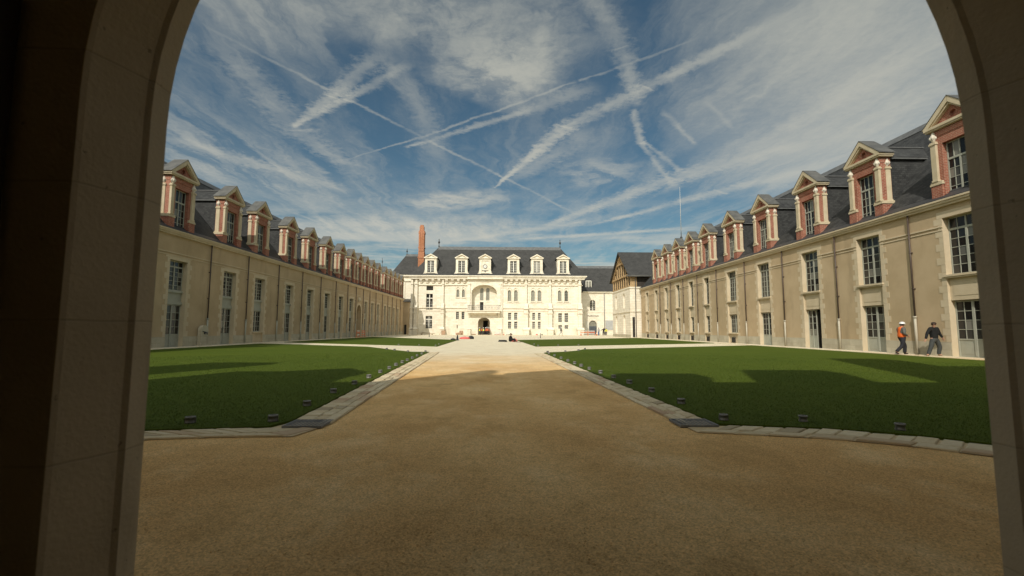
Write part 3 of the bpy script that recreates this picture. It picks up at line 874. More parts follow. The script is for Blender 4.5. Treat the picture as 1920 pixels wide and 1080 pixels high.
def wing(name, label, loc, rz, sgn, bays, pipes, x_lo, x_hi, wz, group):
    """local x runs along the facade (sgn turns a distance from the arch into local x), y into the building"""
    root = empty(name, loc, rz)
    tag(root, label, 'building', group)
    rnd = random.Random(hash(label) % 1000 if False else len(label))
    holes = []
    for b in bays:
        x = sgn * b['y']; w = b.get('w', 1.8) / 2; top = wz(b['y'])
        if b['kind'] == 'arch':
            holes.append((x - 1.15, x + 1.15, 0, 5.05, 1.15, 1.2))
        elif b['kind'] != 'none':
            holes.append((x - w, x + w, 0, top, 0, .48))
    mb = wall(MB(), x_lo, x_hi, 0, 7.72, holes)
    for h in holes:                                                               # closing wall behind every recess
        mb.poly([(h[0], h[5] - .001, h[2]), (h[1], h[5] - .001, h[2]), (h[1], h[5] - .001, h[3]), (h[0], h[5] - .001, h[3])])
    mb.poly([(x_lo, 0, 0), (x_lo, 12, 0), (x_lo, 12, 8.0), (x_lo, 0, 8.0)])
    mb.poly([(x_hi, 0, 0), (x_hi, 12, 0), (x_hi, 12, 8.0), (x_hi, 0, 8.0)])
    mb.poly([(x_lo, 12, 0), (x_hi, 12, 0), (x_hi, 12, 8.0), (x_lo, 12, 8.0)])
    mb.build('wall', 'plaster', root)
    # reveals get a stone lining just inside the openings
    st = MB()
    pl = MB()
    xs = sorted([x_lo, x_hi] + [v for h in holes for v in (h[0], h[1])])
    for a, b_ in zip(xs[::2], xs[1::2]):
        MB().box(a, b_, -.035, .02, 0, .70).box(a, b_, -.025, .02, .70, .76).build('plinth', 'plinth', root)
    MB().box(x_lo, x_hi, -.16, .3, 7.72, 7.84).box(x_lo, x_hi, -.24, .3, 7.84, 7.96).box(x_lo, x_hi, -.30, .3, 7.96, EAVE).build('cornice', 'dress_stone', root)
    ssz = wz(50) - .60 if sgn < 0 else wz(50) + .42
    for a, b_ in (zip(xs[::2], xs[1::2]) if sgn < 0 else ((x_lo, x_hi),)):
        MB().box(a, b_, -.05, .02, ssz + .12, ssz + .19).build('moulding', 'dress_stone', root); MB().box(a, b_, -.035, .02, ssz - .06, ssz).build('moulding', 'dress_stone', root)
    ridge_z = 15.3
    rf = MB()
    rf.prism([(-.05, EAVE + .03), (.0, EAVE + .10), (6.0, ridge_z), (12.05, EAVE + .10), (12.1, EAVE)], 'x', x_lo, x_hi)
    rf.build('roof', 'slate', root)
    MB().prism([(5.55, 14.83), (6.0, ridge_z + .10), (6.45, 14.83)], 'x', x_lo + .1, x_hi - .05).build('ridge_flashing', 'lead', root)
    MB().prism([(-.30, EAVE + .004), (-.30, EAVE + .035), (.1, EAVE + .16), (.5, EAVE + .66), (.55, EAVE + .60)], 'x', x_lo, x_hi).build('gutter', 'dark_metal', root)
    for b in bays:
        x = sgn * b['y']; W = b.get('w', 1.8); w = W / 2; top = wz(b['y']); near = b.get('near', False)
        if b.get('dormer', True):
            dormer(root, x, EAVE, near)
        if b['kind'] == 'none':
            continue
        if b['kind'] == 'arch':
            ar = MB()
            ap = arch_pts(x - 1.15, x + 1.15, 5.05, 1.15, 14); ao = arch_pts(x - 1.5, x + 1.5, 5.40, 1.5, 14)
            ap = [(x - 1.15, 0)] + ap + [(x + 1.15, 0)]; ao = [(x - 1.5, 0)] + ao + [(x + 1.5, 0)]
            for i in range(len(ap) - 1):
                ar.prism([ap[i], ao[i], ao[i + 1], ap[i + 1]], 'y', -.06, .04)
            ar.build('arch_surround', 'dress_stone', root)
            cr = MB()                                                           # carved crest over the arch
            cr.lathe([(.0, 0), (.30, .04), (.34, .12), (.30, .2), (.0, .24)], 12, (x, -.2, 5.9), 'y')
            for s in (-1, 1):
                cr.lathe([(0, 0), (.13, .1), (.17, .35), (.10, .6), (0, .75)], 8, (x + s * .48, -.08, 5.55))
            cr.box(x - .75, x + .75, -.13, .02, 5.46, 5.56)
            cr.build('crest', 'dress_stone', root, smooth=True)
            MB().box(x - 1.15, x + 1.15, .55, .75, 2.62, 2.86).box(x - 1.15, x + 1.15, .7, .78, 0, 2.62).build('door', 'win_paint', root)
            continue
        # stone surround: toothed quoins either side and a lintel
        if near:
            rr = random.Random(int(b['y'] * 10))
            for s in (-1, 1):
                z, k = .76, rr.randint(0, 1)
                while z < top + .30:
                    h = min(rr.uniform(.31, .40), top + .32 - z)
                    if h < .1: break
                    ww = (.25 if k % 2 else .43) + rr.uniform(-.03, .03)
                    kq = MB().box(-ww / 2, ww / 2, -.012, .02, .004, h - .004).mesh('quoin_stone', 'dress_stone')
                    inst('quoin_stone', kq, root, (x + s * (w + ww / 2), 0, z))
                    z += h; k += 1
            kq = MB().box(-w, w, -.012, .02, top, top + .32).build('lintel', 'dress_stone', root, (x, 0, 0))
        else:
            q = MB()
            for s in (-1, 1):
                quoin_strip(q, x + s * w, s, .76, top + .32, rnd)
            q.box(x - w, x + w, -.012, .02, top, top + .32)
            q.build('quoins', 'dress_stone', root)
        rv = MB()                                                                  # stone lining of the recess
        for s in (-1, 1):
            a, c = sorted((x + s * w, x + s * (w - .012))); rv.box(a, c, -.011, .47, 0, top - .012)
        rv.box(x - w, x + w, -.010, .47, top - .012, top)
        rv.build('reveal', 'dress_stone', root)
        fw = W - .03
        up0 = b.get('sill', 4.18)
        put_window(root, 'window', (x, .30, up0), dict(w=fw, h=top - .02 - up0, cols=2 if W > 1.5 else 1, rows=5, transom=(top - up0) * .79), near)
        if sgn < 0:
            MB().box(-w - .10, w + .10, -.10, .30, -.10, .0).box(-w - .05, w + .05, -.05, .29, -.18, -.10).build('sill', 'dress_stone', root, (x, 0, up0))
            MB().box(-w + .014, w - .014, .12, .40, 2.87, up0 - .19).box(-w + .2, w - .25, .105, .13, 3.1, up0 - .42).build('spandrel', 'dress_stone', root, (x, 0, 0))
        else:
            MB().box(-w + .02, w - .02, .20, .32, -.14, .0).build('sill', 'win_paint', root, (x, 0, up0))
            MB().box(-w + .014, w - .014, .30, .40, 3.2, up0 - .14).box(-w + .014, w - .014, .22, .40, 2.98, 3.2).build('spandrel', 'win_paint', root, (x, 0, 0))
        dt = 2.85 if sgn < 0 else 2.98
        if b['kind'] == 'door':
            put_window(root, 'door', (x, .30, .02), dict(w=fw, h=dt - .03, cols=2, rows=4, panel=.85, meet=.12), near)
        elif b['kind'] == 'open':
            put_window(root, 'door', (x - fw / 4, .30, .02), dict(w=fw / 2, h=dt - .03, cols=1, rows=4, panel=.85, meet=.04), near)
            MB().box(.0, fw / 2, .42, .46, .02, dt - .02).build('dark_opening', 'pit_black', root, (x, 0, 0))  # black sheet painted in for the unlit room behind the open leaf
            lf = MB().box(-.03, .03, 0, fw / 2 - .1, 0, dt - .1)
            lf.build('door_leaf', 'win_paint', root, (x + fw / 2 - .03, .40, .04))
        else:
            MB().box(-w + .014, w - .014, .10, .40, .0, 1.0).build('apron', 'dress_stone', root, (x, 0, 0))
            MB().box(-w - .08, w + .08, -.10, .30, .94, 1.05).build('sill', 'dress_stone', root, (x, 0, 0))
            put_window(root, 'window', (x, .30, 1.05), dict(w=fw, h=dt - 1.07, cols=2 if W > 1.5 else 1, rows=4), near)
        if b.get('vent'):
            vx = x - sgn * 0.0
            MB().box(vx - .27, vx + .27, -.05, .05, .12, .60).build('cellar_vent', 'dark_inside', root)
    up = MB().tube([(0, -.10, 2.1), (0, -.10, 7.72)], .045, 8).box(-.06, .06, -.13, .0, 3.6, 3.66).box(-.06, .06, -.13, .0, 5.6, 5.66).mesh('downpipe', 'bronze_pipe', True)
    lo = MB().tube([(0, -.11, 0.05), (0, -.11, 2.12)], .065, 8).lathe([(.09, 0), (.09, .1)], 8, (0, -.11, 2.02)).mesh('pipe_shoe', 'cast_pipe' if sgn < 0 else 'win_paint', True)
    for y in pipes:
        inst('downpipe', up, root, (sgn * y, 0, 0)); inst('pipe_shoe', lo, root, (sgn * y, 0, 0))
    return root

DM = dormer_meshes()
Rb = []
for y in (71.4, 67.1, 62.9, 58.7, 54.5, 50.3):
    Rb.append(dict(y=y, w=1.25, kind='window', vent=True, dormer=y < 70))
Rb += [dict(y=44.7, kind='window', vent=True), dict(y=39.1, kind='door'), dict(y=33.05, kind='open', near=True), dict(y=27.6, kind='door', near=True),
       dict(y=21.85, kind='door', near=True), dict(y=16.2, kind='door')]
rw = wing('wing_building', 'sunlit wing with brick dormers and one open door, right side of the courtyard', (22.7, 0, 0), -math.pi / 2, -1,
          Rb, (65.2, 61.0, 56.7, 52.5, 47.7, 42.0, 36.2, 30.3, 24.6, 19.0), -74.5, -4.0, lambda y: 7.15, 'long wings flanking the courtyard')
Lb = []
for i, y in enumerate((20.6, 26.4, 32.0, 38.0, 42.7, 48.6, 53.8, 59.0, 64.0, 68.4)):
    Lb.append(dict(y=y, w=1.75, kind='window' if i == 4 else 'door', near=i in (2, 3), sill=3.95))
Lb.append(dict(y=71.9, kind='arch'))
for y in (75.6, 79.3, 83.0, 87.8, 91.2, 94.8, 98.4):
    Lb.append(dict(y=y, w=1.5, kind='door', sill=3.8))
Lb.append(dict(y=102.2, kind='none'))
lw = wing('wing_building', 'shaded wing with brick dormers and an arched doorway, left side of the courtyard', (-22.7, 0, 0), math.pi / 2, 1,
          Lb, (23.5, 29.2, 35.3, 40.5, 46.0, 51.4, 56.6, 61.7, 66.4, 70.2, 73.8, 77.4, 81.1, 85.4, 89.5, 93.0, 96.8, 100.4), 4.0, 103.6,
          lambda y: 6.05 - .006 * max(0, y - 31), 'long wings flanking the courtyard')

# ------------------------------------------------------------------ castle at the far end
S = .1255
FX = lambda p: (p - 944) * S                   # elevation drawing, 1/8 m modules, to metres
FZ = lambda q: 1.35 + (617 - q) * S
castle = empty('castle', (0, 107, 0))
tag(castle, 'white stone castle front with slate roof, six dormers and a balcony over the arched doorway', 'castle')
def cb_(mb, a, b, q0, q1, y0, y1):
    return mb.box(FX(a), FX(b), y0, y1, FZ(q1), FZ(q0))
ZC = 13.62
def hole(a, b, q0, q1, rise=0.0, dp=.45):
    return (FX(a), FX(b), max(0, FZ(q1)), FZ(q0), rise, dp)
Wl = [hole(799.7, 812.3, 537, 545), hole(799.5, 811.8, 551.7, 581.2), hole(799, 811.4, 593, 618.5),
      hole(856, 861.4, 543, 557.5, .34), hole(866.4, 871.6, 543, 557.5, .34), hole(855.6, 861, 585, 599), hole(866, 871.4, 585, 599), hole(857.4, 858.9, 609.5, 617)]
Wc = [hole(884.5, 931.5, 534.3, 583.5, 1.9, 1.6), hole(897, 919, 595.7, 627.8, 1.05, 5.0)]
Wr = []
for a, b in ((952.1, 958.7), (964.2, 970.9), (996.2, 1003), (1008.4, 1015.2), (1046.5, 1053.2), (1058.9, 1065.6)):
    Wr.append(hole(a, b, 544, 564.5, .42))
for i, (a, b) in enumerate(((952.8, 959), (964.2, 970.4), (998.3, 1003.6), (1008.7, 1014), (1047.2, 1054), (1058.8, 1065.8))):
    Wr += ([hole(a, b, 586.4, 600), hole(a, b, 603, 616.8)] if i < 4 else [hole(a, b, 587, 603.8), hole(a, b, 609.4, 619)])
mb = MB()
wall(mb, FX(771), FX(877), 0, ZC, Wl, .45)
wall(mb, FX(942.5), FX(1091), 0, ZC, Wr, .45)
wall(mb, FX(877), FX(942.5), 0, ZC, Wc, .45, -.30)
for x in (FX(877), FX(942.5)):
    mb.poly([(x, -.30, 0), (x, 0, 0), (x, 0, ZC), (x, -.30, ZC)])
for x in (FX(771), FX(1091)):
    mb.poly([(x, 0, 0), (x, 12, 0), (x, 12, ZC), (x, 0, ZC)])
for h in Wl + Wr:
    mb.poly([(h[0], .449, h[2]), (h[1], .449, h[2]), (h[1], .449, h[3]), (h[0], .449, h[3])])
h = Wc[1]
mb.poly([(h[0], 4.6, 0), (h[1], 4.6, 0), (h[1], 4.6, h[3]), (h[0], 4.6, h[3])])
h = Wc[0]                                           # niche back wall with its own two lights
n1 = (FX(899.6), FX(906.2), FZ(563), FZ(539), .4, .3); n2 = (FX(911), FX(917.6), FZ(563), FZ(539), .4, .3)
n3 = (FX(899.6), FX(906.2), FZ(583), FZ(566), 0, .3); n4 = (FX(911), FX(917.6), FZ(583), FZ(566), 0, .12)
wall(mb, h[0] - .01, h[1] + .01, h[2], h[3], [n1, n2, n3, n4], .3, 1.29)
mb.poly([(n4[0], 1.41, n4[2]), (n4[1], 1.41, n4[2]), (n4[1], 1.41, n4[3]), (n4[0], 1.41, n4[3])])
mb.build('wall', 'white_stone', castle)
MB().poly([(n3[0], 1.585, n3[2]), (n3[1], 1.585, n3[2]), (n3[1], 1.585, n3[3]), (n3[0], 1.585, n3[3])]).build('dark_doorway', 'dark_inside', castle)  # dark sheet stands in for the unlit room behind the open door

def grid_window(parent, h, cols, rows, y, glass='glass', paint='white_paint', rise=0.0, fr=.05, mun=.035, cross=False):
    a, b, c, d = h[:4]
    w, ht = b - a, d - c
    mb = MB()
    mb.box(-w / 2, -w / 2 + fr, 0, .05, 0, ht); mb.box(w / 2 - fr, w / 2, 0, .05, 0, ht)
    mb.box(-w / 2 + fr, w / 2 - fr, 0, .05, 0, fr); mb.box(-w / 2 + fr, w / 2 - fr, 0, .05, ht - fr, ht)
    for i in range(1, cols):
        x = -w / 2 + w * i / cols
        mb.box(x - mun / 2, x + mun / 2, .006, .044, fr, ht - fr)
    for j in range(1, rows):
        z = ht * j / rows
        mb.box(-w / 2 + fr, w / 2 - fr, .010, .04, z - mun / 2, z + mun / 2)
    if cross:
        mb.box(-.09, .09, -.06, .05, fr, ht - fr)
        if cross > 1: mb.box(-w / 2 + fr, w / 2 - fr, -.062, .05, ht * .70, ht * .70 + .2)
    o = mb.build('window', paint, parent, ((a + b) / 2, y, c))
    pm = MB().poly([(-w / 2, .03, 0), (w / 2, .03, 0), (w / 2, .03, ht), (-w / 2, .03, ht)]).build('pane', glass, o)
    pm.rotation_euler = (random.gauss(0, .006), 0, random.gauss(0, .006))
    return o
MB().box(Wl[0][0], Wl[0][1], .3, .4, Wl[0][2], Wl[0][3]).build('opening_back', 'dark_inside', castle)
for i, h in enumerate(Wl[1:3]):
    grid_window(castle, h, 4, 6 if i == 0 else 5, .3, 'glass', cross=2)
for h in Wl[3:5]: grid_window(castle, h, 2, 6, .3, 'leaded', 'win_paint')
for h in Wl[5:7]: grid_window(castle, h, 2, 4, .3)
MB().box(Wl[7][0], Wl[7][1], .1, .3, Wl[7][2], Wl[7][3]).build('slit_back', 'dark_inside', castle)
for i, h in enumerate(Wr): grid_window(castle, h, 3, 7 if i < 6 else 4, .3, 'leaded' if i < 5 or (i < 6 and False) else 'glass', 'win_paint' if i < 6 else 'white_paint', mun=.05)
for nn in (n1, n2): grid_window(castle, nn, 3, 9, 1.45, 'leaded', 'win_paint')
grid_window(castle, (FX(905), FX(914), 0.05, FZ(601)), 2, 4, -.3 + 4.75, 'glass', 'door_wood')

# pointed tracery hoods in the arched lights
for h in [w for w in Wl[3:5]] + Wr[:6]:
    hd = MB()
    a, b, d = h[0], h[1], h[3]
    ap = arch_pts(a - .12, b + .12, d + .75, .5, 8); ai = arch_pts(a - .0, b + .0, d + .55, .42, 8)
    for i in range(8):
        hd.prism([ap[i], ap[i + 1], ai[i + 1], ai[i]], 'y', -.14, .02)
    hd.box(a - .12, a, -.10, .02, h[2], ap[0][1]); hd.box(b, b + .12, -.10, .02, h[2], ap[0][1])
    hd.box(a - .2, b + .2, -.16, .02, h[2] - .22, h[2] - .05)
    hd.prism([(a, d - .42), (a, d), ((a + b) / 2 - .06, d - .01)], 'y', .1, .25); hd.prism([(b, d - .42), (b, d), ((a + b) / 2 + .06, d - .01)], 'y', .1, .25)
    hd.build('window_hood', 'trim_stone', castle)
for a, b in ((948, 975), (992, 1019.5), (1043, 1070), (853, 875)):      # raised panels round the paired lights
    pf = MB()
    q1 = 569 if a > 900 else 568.5
    cb_(pf, a, a + .8, 535.5, q1, -.05, .02); cb_(pf, b - .8, b, 535.5, q1, -.05, .02); cb_(pf, a + .8, b - .8, q1 - 1.2, q1, -.07, .02); cb_(pf, a + .8, b - .8, 535.5, 536.4, -.05, .02)
    pf.build('panel_moulding', 'trim_stone', castle)

# cornice, frieze, corbels, string courses, pilasters
cn = MB()
x0, x1 = FX(766.5), FX(1100.5)
cn.box(x0 + .5, x1 - .5, -.75, .3, ZC - .62, ZC - .25); cn.box(x0 + .2, x1 - .2, -.95, .3, ZC - .25, ZC - .02); cn.box(x0, x1, -1.12, .3, ZC - .02, ZC + .22)
cn.box(x0 + .9, FX(876), -.25, .02, ZC - 2.05, ZC - 1.9); cn.box(FX(943), x1 - .9, -.25, .02, ZC - 2.05, ZC - 1.9)
cn.box(FX(876.5), FX(943), -1.0, -.28, ZC - .63, ZC - .26)
cn.build('cornice', 'trim_stone', castle, bevel=.02)
cm = MB()
cm.prism([(0, 0), (-.30, .06), (-.36, .48), (0, .48)], 'x', -.27, .27); cm.prism([(0, .48), (-.62, .53), (-.70, .9), (0, .9)], 'x', -.31, .31)
cme = cm.mesh('corbel', 'trim_stone')
for a, b, n in ((784, 829, 4), (832, 876, 4), (943.5, 984, 4), (987, 1029, 4), (1032, 1086, 5)):
    for i in range(n):
        inst('corbel', cme, castle, (FX(a + (b - a) * (i + .5) / n), 0, ZC - 1.52))
sc = MB()
for a, b in ((771, 877), (942.5, 1091)):
    cb_(sc, a, b, 577, 578.6, -.20, .02); cb_(sc, a, b, 582.4, 583.6, -.10, .02); cb_(sc, a, b, 616, 617.5, -.10, .02)
    cb_(sc, a, b, 617.5, 628.5, -.06, .02)
cb_(sc, 877, 884, 583, 584.5, -.42, -.28); cb_(sc, 932, 942.5, 583, 584.5, -.42, -.28)
sc.build('string_course', 'trim_stone', castle)
def pilaster(c, wu, wl, base):
    p = MB()
    cb_(p, c - wu, c + wu, 534, 570, -.50, .02); cb_(p, c - wu - .6, c + wu + .6, 531.5, 534, -.66, .02); cb_(p, c - wu * .8, c + wu * .8, 521.5, 531.5, -.46, .02)
    cb_(p, c - wl - .8, c + wl + .8, 577.5, 580, -1.1, .02); cb_(p, c - wl, c + wl, 580, 586, -.85, .02); cb_(p, c - wl - .7, c + wl + .7, 586, 588.5, -1.02, .02)
    p.prism([(-.85, FZ(577.5)), (0, FZ(577.5)), (0, FZ(569)), (-.51, FZ(569))], 'x', FX(c - wl), FX(c + wl))
    cb_(p, c - wl, c + wl, 588.5, 616, -.85, .02)
    cb_(p, c - base, c + base, 618.5, 628.6, -1.35, .02)
    p.prism([(-1.46, FZ(618.5)), (.02, FZ(618.5)), (.02, FZ(614)), (-.87, FZ(614)), (-1.46, FZ(617.2))], 'x', FX(c - base - .8), FX(c + base + .8))
    p.build('buttress', 'white_stone', castle, bevel=.02)
for c, wu, wl, ba in ((773.4, 2.0, 2.6, 4.2), (781.2, 2.6, 3.2, 4.6), (831, 1.6, 2.6, 3.4), (880.5, 1.6, 0.6, 3.0), (937.5, 1.8, 0.8, 3.4), (986.3, 1.7, 3.6, 5.6), (1031.5, 1.7, 3.6, 5.4), (1087.4, 2.6, 3.8, 5.8)):
    if wl < 1:
        p = MB()
        cb_(p, c - wu, c + wu, 534, 573, -.48, -.28); cb_(p, c - wu - .6, c + wu + .6, 531.5, 534, -.58, -.28); cb_(p, c - ba, c + ba, 617.5, 628.6, -.7, -.28); cb_(p, c - ba - .4, c + ba + .4, 616.5, 617.5, -.8, -.28)
        p.build('buttress', 'white_stone', castle, bevel=.02)
    else:
        pilaster(c, wu, wl, ba)
# crowned emblem over the niche: crown between two salamanders
em = MB()
ex, ez = FX(909), FZ(527)
em.prism([(ex - .28, ez - .12), (ex + .28, ez - .12), (ex + .34, ez + .32), (ex + .17, ez + .14), (ex, ez + .38), (ex - .17, ez + .14), (ex - .34, ez + .32)], 'y', -.42, -.28)
for s in (-1, 1):
    em.tube([(ex + s * .42, -.34, ez - .2), (ex + s * .62, -.34, ez + .12), (ex + s * .86, -.34, ez - .02), (ex + s * 1.05, -.34, ez + .22), (ex + s * 1.12, -.34, ez + .40)], .10, 6, .05)
    em.tube([(ex + s * .62, -.34, ez + .1), (ex + s * .55, -.34, ez - .3)], .04, 5); em.tube([(ex + s * .95, -.34, ez + .08), (ex + s * 1.1, -.34, ez - .28)], .04, 5)
em.tube([(ex - 1.1, -.33, ez - .30), (ex - .5, -.33, ez - .44), (ex, -.33, ez - .38), (ex + .5, -.33, ez - .44), (ex + 1.1, -.33, ez - .30)], .05, 6)
em.build('carved_emblem', 'trim_stone', castle)
# balcony
bl = MB()
cb_(bl, 877, 939, 582.6, 584, -1.75, -.29); cb_(bl, 878.5, 937.5, 584, 587.6, -1.55, -.29)
bl.prism([(-.29, FZ(592)), (-.29, FZ(587.6)), (-1.3, FZ(587.6))], 'x', FX(884), FX(932))
for a in (879.5, 933.5):
    bl.prism([(-.29, FZ(596.5)), (-.29, FZ(587.6)), (-1.35, FZ(587.6)), (-1.25, FZ(589.6)), (-.7, FZ(591.5)), (-.6, FZ(594))], 'x', FX(a), FX(a + 4))
bl.build('balcony_slab', 'trim_stone', castle)
rl = MB()
zb, zt = FZ(582.4), FZ(573.2)
rl.box(FX(878), FX(938), -1.70, -1.66, zt - .05, zt).box(FX(878), FX(938), -1.70, -1.66, zb + .05, zb + .09)
for x in (FX(878), FX(938)):
    rl.box(x - .02, x + .02, -1.66, -.3, zt - .05, zt)
n = 62
for i in range(n + 1):
    x = FX(878) + (FX(938) - FX(878)) * i / n
    rl.box(x - .011, x + .011, -1.69, -1.67, zb, zt - .05)
for i in range(10):
    x = FX(881) + (FX(935) - FX(881)) * i / 9
    rl.tube([(x + .17 * math.cos(t), -1.685, (zb + zt) / 2 + .17 * math.sin(t)) for t in [q * math.pi / 6 for q in range(13)]], .02, 4)
M['rail_iron'] = plain('blue_grey_iron', (0.085, 0.095, 0.105), .5)
rl.build('balcony_railing', 'rail_iron', castle)
# roof
RZ = 21.75; RX0, RX1 = -16.2, 14.2
ev = ZC + .22
ry0, ry1 = -1.1, 13.1
rf = MB()
A = [(x0, ry0, ev), (x1, ry0, ev), (x1, ry1, ev), (x0, ry1, ev)]
B0, B1 = (RX0, 6, RZ), (RX1, 6, RZ)
k = .10                                                              # slight kick at the eaves
def lerp3(a, b, t): return tuple(a[i] + (b[i] - a[i]) * t for i in range(3))
Am = [(lambda q: (q[0], q[1], q[2] - .35))(lerp3(A[i], (B0, B1, B1, B0)[i], .16)) for i in range(4)]
for i in range(4):
    j = (i + 1) % 4
    rf.poly([A[i], A[j], Am[j], Am[i]])
rf.poly([Am[0], Am[1], B1, B0]); rf.poly([Am[2], Am[3], B0, B1]); rf.poly([Am[1], Am[2], B1]); rf.poly([Am[3], Am[0], B0])
rf.poly(A)
rf.build('roof', 'slate_castle', castle)
MB().prism([(5.3, RZ - .75), (5.35, RZ - .68), (6, RZ + .16), (6.65, RZ - .68), (6.7, RZ - .75)], 'x', RX0 - .1, RX1 + .1).build('ridge_flashing', 'lead', castle)
fin = MB().lathe([(.16, 0), (.16, .25), (.08, .35), (.08, .75), (.22, .95), (.26, 1.2), (.12, 1.45), (.07, 1.6), (.12, 1.75), (.02, 2.05), (0, 2.1)], 8).mesh('finial', 'dark_metal', True)
for x in (RX0, RX1): inst('finial', fin, castle, (x, 6, RZ + .1))
M['roof_vent'] = M['dark_metal']
MB().prism([(0, 0), (.5, 0), (.5, .35)], 'x', -.5, .5).build('roof_vent', 'dark_metal', castle, (FX(909) * 1.0, 3.2, 18.55))
# castle dormers
dz0, dzp, dza = ev + .02 + .35, FZ(487) + .25, FZ(479.5) + .4
cd = {}
b = MB()
H = dzp
yb = -.15
wd = 1.38
wall(b, -wd, wd, 14.05, H, [(-.80, .80, 14.55, FZ(491.5) + .3)], .35, 0)
b.box(-wd, -wd + .02, .0, 3.8, 14.4, H); b.box(wd - .02, wd, .0, 3.8, 14.4, H)
b.box(-1.0, 1.0, -.12, .2, 14.40, 14.55)
for s in (-1, 1):
    x_, x2 = sorted((s * .80, s * .98)); b.box(x_, x2, -.06, .02, 14.55, FZ(491.5) + .3)
    b.prism([(s * wd, 14.05), (s * 1.95, 14.05), (s * 1.92, 14.2), (s * 1.55, 14.5), (s * wd, 15.2)], 'y', -.02, .3)
b.box(-1.0, 1.0, -.06, .02, FZ(491.5) + .3, FZ(491.5) + .48)
cd['body'] = b.mesh('dormer_front', 'trim_stone')
p = MB()
p.box(-1.58, 1.58, -.30, .3, H, H + .16)
p.poly([(-1.5, .0, H + .16), (1.5, .0, H + .16), (0, .0, dza - .1)])
for s in (-1, 1):
    p.prism([(s * 1.66, H + .16), (s * 1.30, H + .16), (0, dza - .28), (0, dza)], 'y', -.30, .25)
cd['ped'] = p.mesh('dormer_pediment', 'trim_stone')
r_ = MB()
for s in (-1, 1):
    r_.prism([(s * 1.6, H + .12), (s * 1.6, H + .17), (0, dza + .05), (0, dza)], 'y', .2, 4.6)
cd['roof'] = r_.mesh('dormer_roof', 'slate_castle')
for i, c in enumerate((807.5, 865.3, 909.3, 962.7, 1006.8, 1056.3)):
    d = empty('dormer', (FX(c) * 1.0, -.50, 0), 0, castle)
    inst('front', cd['body'], d); inst('pediment', cd['ped'], d); inst('roof', cd['roof'], d)
    if i == 2:
        d['label'] = 'dormer that holds the round clock'
        MB().box(-.80, .80, .10, .2, 14.55, FZ(491.5) + .3).build('clock_panel', 'white_stone', d)
        zc_ = 16.05
        ring = MB()
        for q in range(24):
            a, a2 = q * math.pi / 12, (q + 1) * math.pi / 12
            ring.prism([(r_ * math.cos(t_), zc_ + r_ * math.sin(t_)) for r_, t_ in ((.41, a), (.50, a), (.50, a2), (.41, a2))], 'y', -.02, .06)
        ring.build('clock_rim', 'lead', d)
        M['dial'] = plain('white_dial', (.78, .76, .70), .5)
        MB().lathe([(.40, .0), (.40, .03)], 20, (0, .02, zc_), 'y').build('clock_dial', 'dial', d)
        hm = MB().box(-.02, .02, -.01, .012, -.05, .33).mesh('clock_hand', 'dark_metal')
        inst('clock_hand', hm, d, (0, .0, zc_), (0, R(62), 0)); inst('clock_hand', hm, d, (0, -.002, zc_), (0, R(-20), 0), (1, 1, .68))
        mk = MB()
        for q in range(12):
            a = q * math.pi / 6; mk.box(.34 * math.sin(a) - .02, .34 * math.sin(a) + .02, .005, .021, zc_ + .34 * math.cos(a) - .02, zc_ + .34 * math.cos(a) + .02)
        mk.build('hour_marks', 'dark_metal', d)
        MB().box(-.8, .8, -.04, .1, 15.05, 15.12).prism([(-.3, 15.05), (.3, 15.05), (0, 14.75)], 'y', -.03, .1).build('carving', 'lead', d)
    else:
        hh = (-.80, .80, 14.55, FZ(491.5) + .3)
        mbw, pan = casement(1.58, hh[3] - hh[2], 2, 5, .06, .04, .2)
        mbw.build('window_frame', 'white_paint', d, (0, .15, 14.55))
        inst('pane', pane_mesh(1.5, hh[3] - hh[2]), d, (0, .19, (hh[2] + hh[3]) / 2), (random.gauss(0, .01), 0, random.gauss(0, .01)))
        sw = MB()
        sw.tube([(-.55, -.1, 14.85), (-.25, -.12, 14.62), (0, -.12, 14.58), (.25, -.12, 14.62), (.55, -.1, 14.85)], .05, 6)
        sw.build('window_swag', 'lead', d)
# tall brick chimney behind the left hip
ch = MB()
cx = (789.3 - 944) * .1335
cw = .75
ch.box(cx - cw, cx + cw, 6.2, 7.6, 13, 20.6); ch.box(cx - cw - .12, cx + cw + .12, 6.08, 7.72, 19.0, 19.3)
ch.box(cx - cw + .05, cx + cw - .05, 6.25, 7.55, 20.6, 26.0)
for k in (-.45, 0, .45): ch.box(cx + k - .13, cx + k + .13, 6.16, 6.26, 20.7, 25.8)
ch.box(cx - cw - .05, cx + cw + .05, 6.15, 7.65, 21.6, 21.8)
ch.box(cx - cw - .02, cx + cw + .04, 6.2, 7.6, 25.2, 25.7)
ch.build('chimney', 'chimney_brick', castle)
MB().box(cx - .55, cx + .5, 6.4, 7.4, 26.0, 27.1).box(cx - .40, cx + .38, 6.5, 7.3, 27.1, 27.5).build('chimney_cap', 'chimney_brick', castle)

